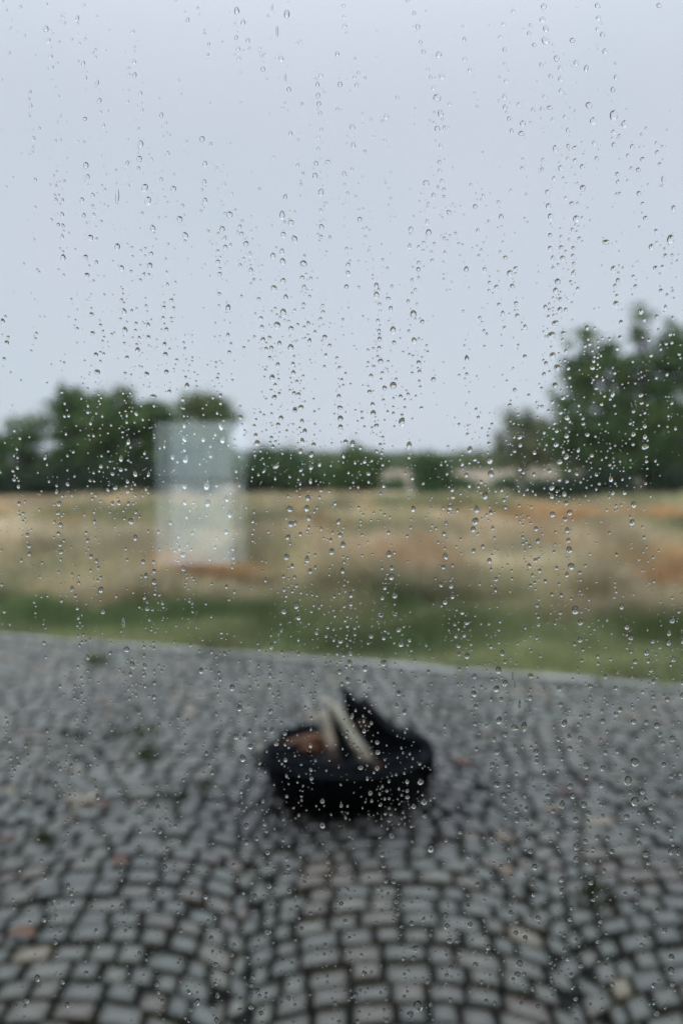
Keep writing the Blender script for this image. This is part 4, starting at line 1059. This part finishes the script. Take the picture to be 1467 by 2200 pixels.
5128,-3561,75,69 -6619,-5301,69,76 -7722,-7319,69,76 44,-4563,69,76 -1296,-7932,69,76 1849,-7151,69,76 4607,-3658,75,69 4876,-7696,69,76
6137,-8130,69,76 5815,-5998,69,76 5632,-6024,69,76 5587,-6206,69,76 7082,-5431,69,76 5211,-7039,69,76 5111,-7323,69,76 2765,-4888,69,76
4134,-7386,69,76 4075,-5276,34,151 -3935,-8653,69,76 -4774,-8777,69,76 -7641,-9721,69,76 171,-12888,70,77 994,-9627,76,69 2125,-11299,70,77
-734,-10768,70,77 1182,-10704,70,77 7147,-11531,70,77 5667,-11565,70,77 6147,-11934,70,77 7863,-9100,69,76 6316,-11254,70,77 -6590,8965,60,80
-5608,9197,60,80 -3723,8680,60,80 -7074,7061,60,80 -4888,6310,60,80 -6395,5980,60,81 -2517,6121,60,81 676,7785,60,80 -4006,4063,61,81
-7046,2939,61,81 -4345,1282,61,81 -2019,4166,61,81 2377,4793,61,81 3900,1296,81,61 -4552,-654,61,82 -7537,279,61,82 315,-35,61,82
-957,-527,61,82 -471,-694,82,61 -759,-1543,61,82 62,-2360,62,82 3424,406,82,61 7745,752,61,81 4229,-1776,61,82 7906,-3528,62,82
2699,-1154,61,82 -4286,-4806,62,83 -6115,-5098,62,83 -5002,-5353,62,83 -5828,-7550,62,83 -7509,-8010,62,83 -2948,-5953,62,83 -183,-3933,62,82
-172,-4194,62,82 1633,-4438,62,82 -2153,-5327,62,83 -1416,-6165,62,83 286,-6210,62,83 968,-7692,62,83 714,-8040,62,83 1122,-7569,62,83
1455,-8318,62,83 -708,-6054,62,83 3452,-3812,62,82 3039,-4286,62,82 5004,-6269,62,83 -5150,-11474,63,84 -3748,-13324,63,84 -3557,-10284,63,83
-311,-9657,63,83 222,-10427,63,84 -281,-9823,63,83 937,-12716,63,84 -7287,10314,53,86 -6696,10370,53,86 -5966,9492,53,87 -1076,1213,88,54
-1780,-2788,55,89 -4502,-3716,55,89 -6026,-6076,55,90 -4546,-6288,55,90 1244,-3606,89,55 -2013,-6039,55,90 155,-10189,56,90 -354,5906,67,67
1495,10452,66,66 1968,8923,67,67 4293,9907,67,67 5145,6029,67,67 -7804,2361,68,68 -6469,1587,68,68 -1034,1838,68,68 940,2035,68,68
1851,1228,68,68 6717,4248,67,67 6318,2031,68,68 -5957,-1674,68,68 -7946,-2897,68,68 -1626,539,68,68 65,-3403,69,69 929,182,68,68
3170,1007,68,68 6236,-89,68,68 5996,-531,68,68 -5919,-7166,69,69 117,-4836,69,69 426,-6991,69,69 1071,-7801,69,69 1165,-8374,69,69
3714,-3768,69,69 -7421,-10984,70,70 -1257,-12517,70,70 5046,-12781,70,70 6464,-12319,70,70 -5892,7282,60,74 -1857,9391,60,73 -531,7138,60,74
2348,6223,60,74 4151,6907,60,74 -2846,4822,61,74 -4632,4159,61,74 -3874,3523,61,74 -6099,3050,61,74 -5071,3708,61,74 -608,2975,61,74
3,1877,61,75 1778,4209,61,74 630,4815,61,74 114,4878,61,74 3406,4103,61,74 5499,1285,61,75 5905,1967,61,75 -4977,899,61,75
-5753,589,61,75 -6392,629,61,75 -4387,-2356,62,75 -5628,-2722,62,75 -6227,-3154,62,75 630,-484,61,75 -2554,-2480,62,75 2923,618,61,75
7031,1115,61,75 7062,-1784,61,75 7737,-3201,62,75 -6188,-4840,62,76 -6197,-7367,62,76 -3676,-6697,62,76 -4784,-8370,62,76 -1333,-6689,62,76
902,-7872,62,76 -1010,-8385,62,76 -2038,-8295,62,76 -1794,-6351,62,76 6030,-4755,62,76 -6125,-11930,63,77 -5705,-10730,63,77 -3180,-10950,63,77
-3638,-9733,63,76 -3070,-11698,63,77 -3857,-10276,63,77 -1670,-10579,63,77 -405,-11774,63,77 219,-12151,63,77 1675,-9013,62,76 1489,-11877,63,77
1501,-12262,63,77 -1117,-13006,63,77 -56,-10227,63,77 -1144,-13435,77,63 3546,-9812,63,76 6230,-13121,77,63 -3034,9239,47,93 -3587,-1948,48,96
-515,-10685,49,97 -2306,8847,53,80 538,7079,54,80 -5874,1282,54,81 -4975,1058,54,81 -3476,-1682,55,82 -1543,-400,54,82 -207,-1667,55,82
7295,8,54,82 -4399,-4393,55,82 -3052,-4478,55,82 -7651,-6983,55,83 -6891,-6581,55,83 -5801,-7730,55,83 -4289,-6221,55,83 -4799,-8022,55,83
-2876,-4980,55,83 -719,-6317,55,83 2428,-6254,55,83 -2350,-8078,55,83 593,-5516,55,83 1079,-12869,56,84 -3116,9710,47,87 -6537,6289,47,87
-4351,6903,67,60 -2991,7247,60,67 56,10100,60,67 -935,6332,60,67 2352,6057,60,67 325,6061,60,67 139,6135,60,67 5086,6476,67,60
3249,6082,60,67 3099,8085,60,67 -4809,4694,61,67 -5307,2918,61,68 -3812,2332,61,68 -2872,1910,68,61 -3058,5267,61,67 -5519,5493,60,67
-108,2379,61,68 551,5147,61,67 3289,3003,61,68 5341,4542,61,67 7605,4733,61,67 4644,1264,68,61 7799,2461,68,61 6088,1501,61,68
5923,2764,68,61 -6419,1036,61,68 -5846,-458,61,68 -5762,-1191,61,68 -5676,-2502,62,68 1202,1104,61,68 -1202,-368,61,68 -2008,135,61,68
1612,-1558,61,68 -2074,-1693,61,68 479,-1729,61,68 1009,-1256,61,68 -2023,816,61,68 2451,-303,61,68 388,-607,61,68 4090,1072,68,61
4994,-1664,61,68 7072,-527,61,68 6430,-3055,62,68 3497,-2532,62,68 3571,-1795,61,68 5084,-2879,62,68 6394,-1046,61,68 4422,-1075,61,68
-6429,-7677,62,69 -6425,-7909,62,69 -2932,-8100,62,69 1015,-3981,62,69 1482,-7375,62,69 2108,-5242,62,69 1131,-8220,62,69 1039,-8355,69,62
1127,-7984,62,69 3687,-3955,62,69 3693,-4264,62,69 4668,-4585,62,69 7734,-4788,62,69 5664,-4426,62,69 6794,-4482,62,69 -4034,-8968,62,69
-6563,-9040,62,69 -5076,-12498,63,70 -3206,-9789,63,70 -5448,-10609,63,70 -366,-9831,63,70 2187,-13370,63,70 3580,-9040,62,69 4042,-9857,63,70
2919,-10148,63,70 6223,-12873,70,63 -3775,10463,73,53 -6457,8311,53,73 -4012,7711,53,74 -1714,8697,53,73 -1003,9516,53,73 -4028,4340,54,74
-4502,3573,54,74 2357,5115,54,74 5106,2797,54,74 -5695,-2788,55,75 -2448,-241,54,75 6534,-426,54,75 -4633,-4364,55,76 -5118,-4984,55,76
-7404,-6946,55,76 -6140,-6685,55,76 -6363,-7423,55,76 -1647,-4084,55,76 -106,-4519,55,76 -1962,-5290,55,76 -1612,-5501,55,76 -1469,-5538,55,76
-943,-8025,55,76 1401,-4943,55,76 -2162,-5032,55,76 -611,-5279,55,76 -677,-4972,55,76 457,-12666,56,77 1227,-10942,77,56 -6368,10100,47,80
-4059,6040,60,60 -5007,2028,61,61 -3647,2729,61,61 2695,4988,61,61 5917,2389,61,61 -7525,77,61,61 -4423,-3487,62,62 -7417,-1223,61,61
-7427,-1402,61,61 2113,-1507,61,61 1536,-1755,61,61 2316,-86,61,61 5051,-929,61,61 7308,-2813,62,62 4523,-2846,62,62 6696,867,61,61
3401,575,61,61 4608,-2272,62,62 4323,-665,61,61 -4149,-8239,62,62 -614,-7076,62,62 184,-8901,62,62 908,-8927,62,62 1092,-8705,62,62
-6425,7338,54,67 -5425,6212,54,67 -6350,6405,54,67 -398,8412,53,67 1135,6015,54,67 68,6328,54,67 1688,8043,53,67 737,7421,54,67
-3620,2593,54,68 -4756,3011,54,68 1993,2518,54,68 -5545,1040,54,68 -5814,-741,55,68 -3558,-3278,55,69 -7192,-3304,55,69 -3634,-2846,55,68
-4804,-545,54,68 -5805,-886,55,68 -1930,-321,54,68 -569,-3150,55,69 -467,-3366,55,69 443,-1398,55,68 402,-1085,55,68 2253,-1900,55,68
4237,-1929,55,68 4320,-1886,55,68 4390,-1980,55,68 -5166,-3988,55,69 -4413,-4261,55,69 -4461,-3955,55,69 -6279,-5579,55,69 -6113,-5479,55,69
-1423,-4998,55,69 378,-6771,55,69 1294,-7412,55,69 1894,-5661,55,69 -850,-5801,55,69 -1672,-4876,55,69 -623,-5461,55,69 768,-7356,55,69
-2889,-11725,56,70 -975,-9393,56,69 -145,-10677,56,70 -1618,-11481,56,70 3820,-9917,56,70 -5830,9602,47,73 -4160,8269,47,73 -6418,7882,47,74
-5708,5856,74,47 -6297,-2656,48,75 -6087,-6596,48,76 -6222,-6243,48,76 -7368,-7237,48,76 -2878,-5320,48,76 -3271,10290,53,60 -2856,6707,54,60
1081,6237,54,60 4233,6110,54,60 -7066,2825,61,54 -1456,1888,54,61 1824,1716,61,54 -6803,-480,54,61 -5392,-1194,55,61 -2068,-1864,55,61
-2244,701,54,61 7117,-2010,55,61 4279,-2083,55,62 4905,517,61,54 3396,189,54,61 5618,-3110,55,62 6182,-1147,55,61 4128,-701,55,61
4447,-701,55,61 -3333,-4463,55,62 506,-6005,55,62 5655,-6983,55,62 -3881,-10571,56,63 -7206,9672,47,67 -7529,9841,47,67 305,9159,47,67
3036,8395,47,67 -7063,5083,47,67 -3487,-3535,48,69 -7034,-1136,48,68 -2035,-1191,48,68 -55,-3088,48,68 153,-2813,48,68 2421,-6,48,68
-562,-1089,48,68 -4817,-5227,48,69 -3693,-6458,48,69 -3637,-6886,48,69 -6068,-5664,48,69 -2912,-5483,48,69 29,-6786,48,69 -1949,-4814,48,69
1613,-6909,48,69 -1763,-6853,48,69 4447,-4460,48,69 2951,-4821,48,69 -4068,-8656,49,69 -4811,-9152,49,69 628,-12613,49,70 -347,-9231,49,69
-7603,10238,40,73 5549,-4869,41,76 -1281,-1333,55,55 6399,-2941,55,55 5202,773,54,54 -3233,10149,47,60 -4636,7593,47,60 -3996,7505,47,60
-11,8029,47,60 491,7715,47,60 -7005,4397,47,61 -2436,5753,47,60 -6207,-357,48,61 -2373,-581,48,61 758,-1213,48,61 203,-621,48,61
3942,-3047,48,62 5780,-3480,48,62 -6981,-3816,48,62 -6887,-6756,48,62 -6288,-5416,48,62 -6166,-5309,48,62 -5080,-7775,48,62 -1099,-6954,48,62
473,7938,47,53 -5619,1537,47,54 -6140,3246,47,54 -6230,3723,47,54 5974,852,48,54 -3353,1723,41,61 -4921,4984,40,61 -6024,1443,47,47
-5592,1325,47,47 -4852,1741,47,47 -3448,2386,47,47 -2999,8175,33,53
"""
PANE_Y = 0.46403
def drop_geo(w, h, seed, seg, rings):
    """A flat based cap of water: outline a little uneven, belly sagging down. Centre at origin, base in y = 0, bulge towards +y."""
    r_ = random.Random(seed)
    a_, b_ = w / 2, h / 2
    R = math.sqrt(a_ * b_)
    H = R * r_.uniform(0.48, 0.66) * (1.0 if max(a_, b_) / min(a_, b_) < 2.2 else 0.7)
    tear = 0.0
    if h / w > 1.28: tear = r_.uniform(0.10, 0.34)
    elif r_.random() < 0.3: tear = r_.uniform(0, 0.14)
    e2 = r_.uniform(0, 0.09); p2 = r_.random() * 6; e3 = r_.uniform(0, 0.08); p3 = r_.random() * 6
    tilt = r_.gauss(0, 0.22) if h / w < 3 else r_.gauss(0, 0.06)
    ct, st = math.cos(tilt), math.sin(tilt)
    sag = r_.uniform(0.05, 0.16)
    rim = []
    for s in range(seg):
        t = 2 * math.pi * s / seg
        k = 1 + e2 * math.cos(2 * t + p2) + e3 * math.cos(3 * t + p3)
        x = math.cos(t) * a_ * k * (1 - tear * max(0.0, math.sin(t)) ** 1.2); z = math.sin(t) * b_ * k
        rim.append((x * ct - z * st, x * st + z * ct))
    rho = (R * R + H * H) / (2 * H)
    V = [(0, H, -sag * b_)]
    for j in range(1, rings + 1):
        q = math.sin(j / rings * math.pi / 2) ** 0.9
        y = math.sqrt(max(rho * rho - (q * R) ** 2, 0)) - (rho - H)
        for (x, z) in rim:
            V.append((x * q, max(y, 0.0), z * q - sag * b_ * (1 - q * q)))
    T_ = []; Q = []
    for s in range(seg):
        t = (s + 1) % seg
        T_.append((0, 1 + t, 1 + s))
    for j in range(rings - 1):
        for s in range(seg):
            t = (s + 1) % seg
            p = 1 + j * seg
            Q.append((p + s, p + t, p + seg + t, p + seg + s))
    nb = len(V)
    for (x, z) in rim: V.append((x, 0.0, z))
    V.append((0, 0.0, 0))
    for s in range(seg):
        t = (s + 1) % seg
        T_.append((len(V) - 1, nb + s, nb + t))
    smooth = [True] * seg + [False] * seg + [True] * len(Q)
    return V, T_, Q, smooth

drops = []
for t in DROPS.split():
    x, z, w, h = (int(k) * 2e-5 for k in t.split(','))
    k = 1.18 if w < 0.0022 else 1.08
    drops.append((x, z, w * k, h * k))
# finer spray that follows the same trickle lines
fine = []
fr = random.Random(99)
K = 0.464 / FPX
grid = {}
def cell(x, z): return (int(x / 0.003), int(z / 0.003))
for d in drops: grid.setdefault(cell(d[0], d[1]), []).append(d)
def clash(x, z, r):
    cx, cz = cell(x, z)
    for i in (-1, 0, 1):
        for j in (-1, 0, 1):
            for o in grid.get((cx + i, cz + j), ()):
                if math.hypot(o[0] - x, o[1] - z) < r + (o[2] + o[3]) / 4 + 0.0002: return True
    return False
tries = 0
while len(fine) < 6200 and tries < 160000:
    tries += 1
    b = fr.choice(drops)
    if b[1] > 0.13 and fr.random() < 0.55: continue
    if b[1] > 0.05 and fr.random() < 0.3: continue
    x = b[0] + fr.gauss(0, 5 * K) if fr.random() < 0.72 else b[0] + fr.gauss(0, 60 * K)
    z = b[1] + fr.gauss(0, 42 * K)
    if abs(x) > 0.19: continue
    w = (2.2 + 4.4 * fr.random() ** 1.8) * K
    h = w * fr.uniform(0.9, 1.35)
    if clash(x, z, w / 2): continue
    d = (x, z, w, h); fine.append(d); grid.setdefault(cell(x, z), []).append(d)

# wet window beyond the picture: the same rain all over the sheet
outer = []
while len(outer) < 2600:
    x = fr.uniform(-0.73, 0.73); z = fr.uniform(-0.66, 0.82)
    if abs(x) < 0.17 and -0.25 < z < 0.30: continue
    w = (3 + 11 * fr.random() ** 2.4) * K
    if clash(x, z, w / 2): continue
    d = (x, z, w, w * fr.uniform(0.95, 1.45)); outer.append(d); grid.setdefault(cell(x, z), []).append(d)

drops.sort(key=lambda d: -d[2] * d[3])
def pixel(d):
    X, Z = d[0], d[1]
    dy, dz = PANE_Y, Z
    f_ = dy * math.cos(PITCH) + dz * math.sin(PITCH); u_ = -dy * math.sin(PITCH) + dz * math.cos(PITCH)
    return 733.5 + X / f_ * FPX, 1100 - u_ / f_ * FPX
ROWS = [(0, 110, 'on the highest strip of sky'), (110, 215, 'on high sky under the top strip'), (215, 320, 'on sky in the upper quarter'), (320, 430, 'on open sky above mid height'),
        (430, 540, 'on open sky at mid height'), (540, 650, 'on sky well above the treetops'), (650, 760, 'level with the tallest treetop'), (760, 870, 'level with the tops of the left trees'),
        (870, 970, 'level with the tree crowns'), (970, 1075, 'on the dark foot of the tree line'), (1075, 1180, 'on the far dry meadow'), (1180, 1290, 'on the near dry meadow'), (1290, 1400, 'on the green verge'),
        (1400, 1510, 'on the farthest setts'), (1510, 1620, 'level with the firewood'), (1620, 1740, 'level with the fire bowl itself'), (1740, 1860, 'level with the bowl foot'),
        (1860, 1980, 'on setts in front of the bowl'), (1980, 2090, 'on the near setts'), (2090, 2400, 'on the nearest setts at the bottom')]
COLS = [(-99, 250, 'at the far left'), (250, 500, 'in the left third'), (500, 733, 'left of centre'), (733, 960, 'right of centre'), (960, 1210, 'in the right third'), (1210, 1600, 'at the far right')]
ORD = ['largest', 'second largest', 'third largest', 'fourth largest', 'fifth largest', 'sixth largest', 'seventh largest', 'eighth largest', 'ninth largest', 'tenth largest', 'eleventh largest', 'twelfth largest', 'thirteenth largest', 'fourteenth largest']
seen = {}
for k, d in enumerate(drops[:300]):
    w, h = d[2], d[3]
    V, T_, Q, sm = drop_geo(w, h, 1000 + k, 24, 7)
    me = mesh_np('raindrop', V, T_, M_water, None, sm, Q)
    o = link_mesh('raindrop', me)
    o.location = (d[0], PANE_Y, 1.6 + d[1])
    px, py = pixel(d)
    rw = next(i for i, r in enumerate(ROWS) if py < r[1]); cl = next(i for i, c in enumerate(COLS) if px < c[1])
    i = seen.get((rw, cl), 0); seen[(rw, cl)] = i + 1
    shape = 'streak-like' if h / w > 2.6 else 'tall' if h / w > 1.45 else 'wide' if h / w < 0.92 else 'round' if h / w < 1.12 else 'oval'
    tag(o, '%s %s raindrop %s, %s' % (ORD[min(i, 13)], shape, COLS[cl][2], ROWS[rw][2]), 'raindrop', 'raindrops on the window pane')

SV = []; ST = []; SQ = []; SM_T = []; SM_Q = []
off = 0
for k, d in enumerate(drops[300:] + fine + outer):
    big = d[2] > 7 * K
    V, T_, Q, sm = drop_geo(d[2], d[3], 5000 + k, 18 if big else 12, 5 if big else 4)
    nt_ = len(T_)
    SV += [(x + d[0], y + PANE_Y, z + d[1] + 1.6) for x, y, z in V]
    ST += [(a_ + off, b_ + off, c_ + off) for a_, b_, c_ in T_]; SQ += [(a_ + off, b_ + off, c_ + off, e_ + off) for a_, b_, c_, e_ in Q]
    SM_T += sm[:nt_]; SM_Q += sm[nt_:]
    off += len(V)
me = mesh_np('small_raindrops', SV, ST, M_water, None, SM_T + SM_Q, SQ)
tag(link_mesh('small_raindrops', me), 'thousands of tiny raindrops in trickle lines all over the window glass', 'raindrops', kind='stuff')
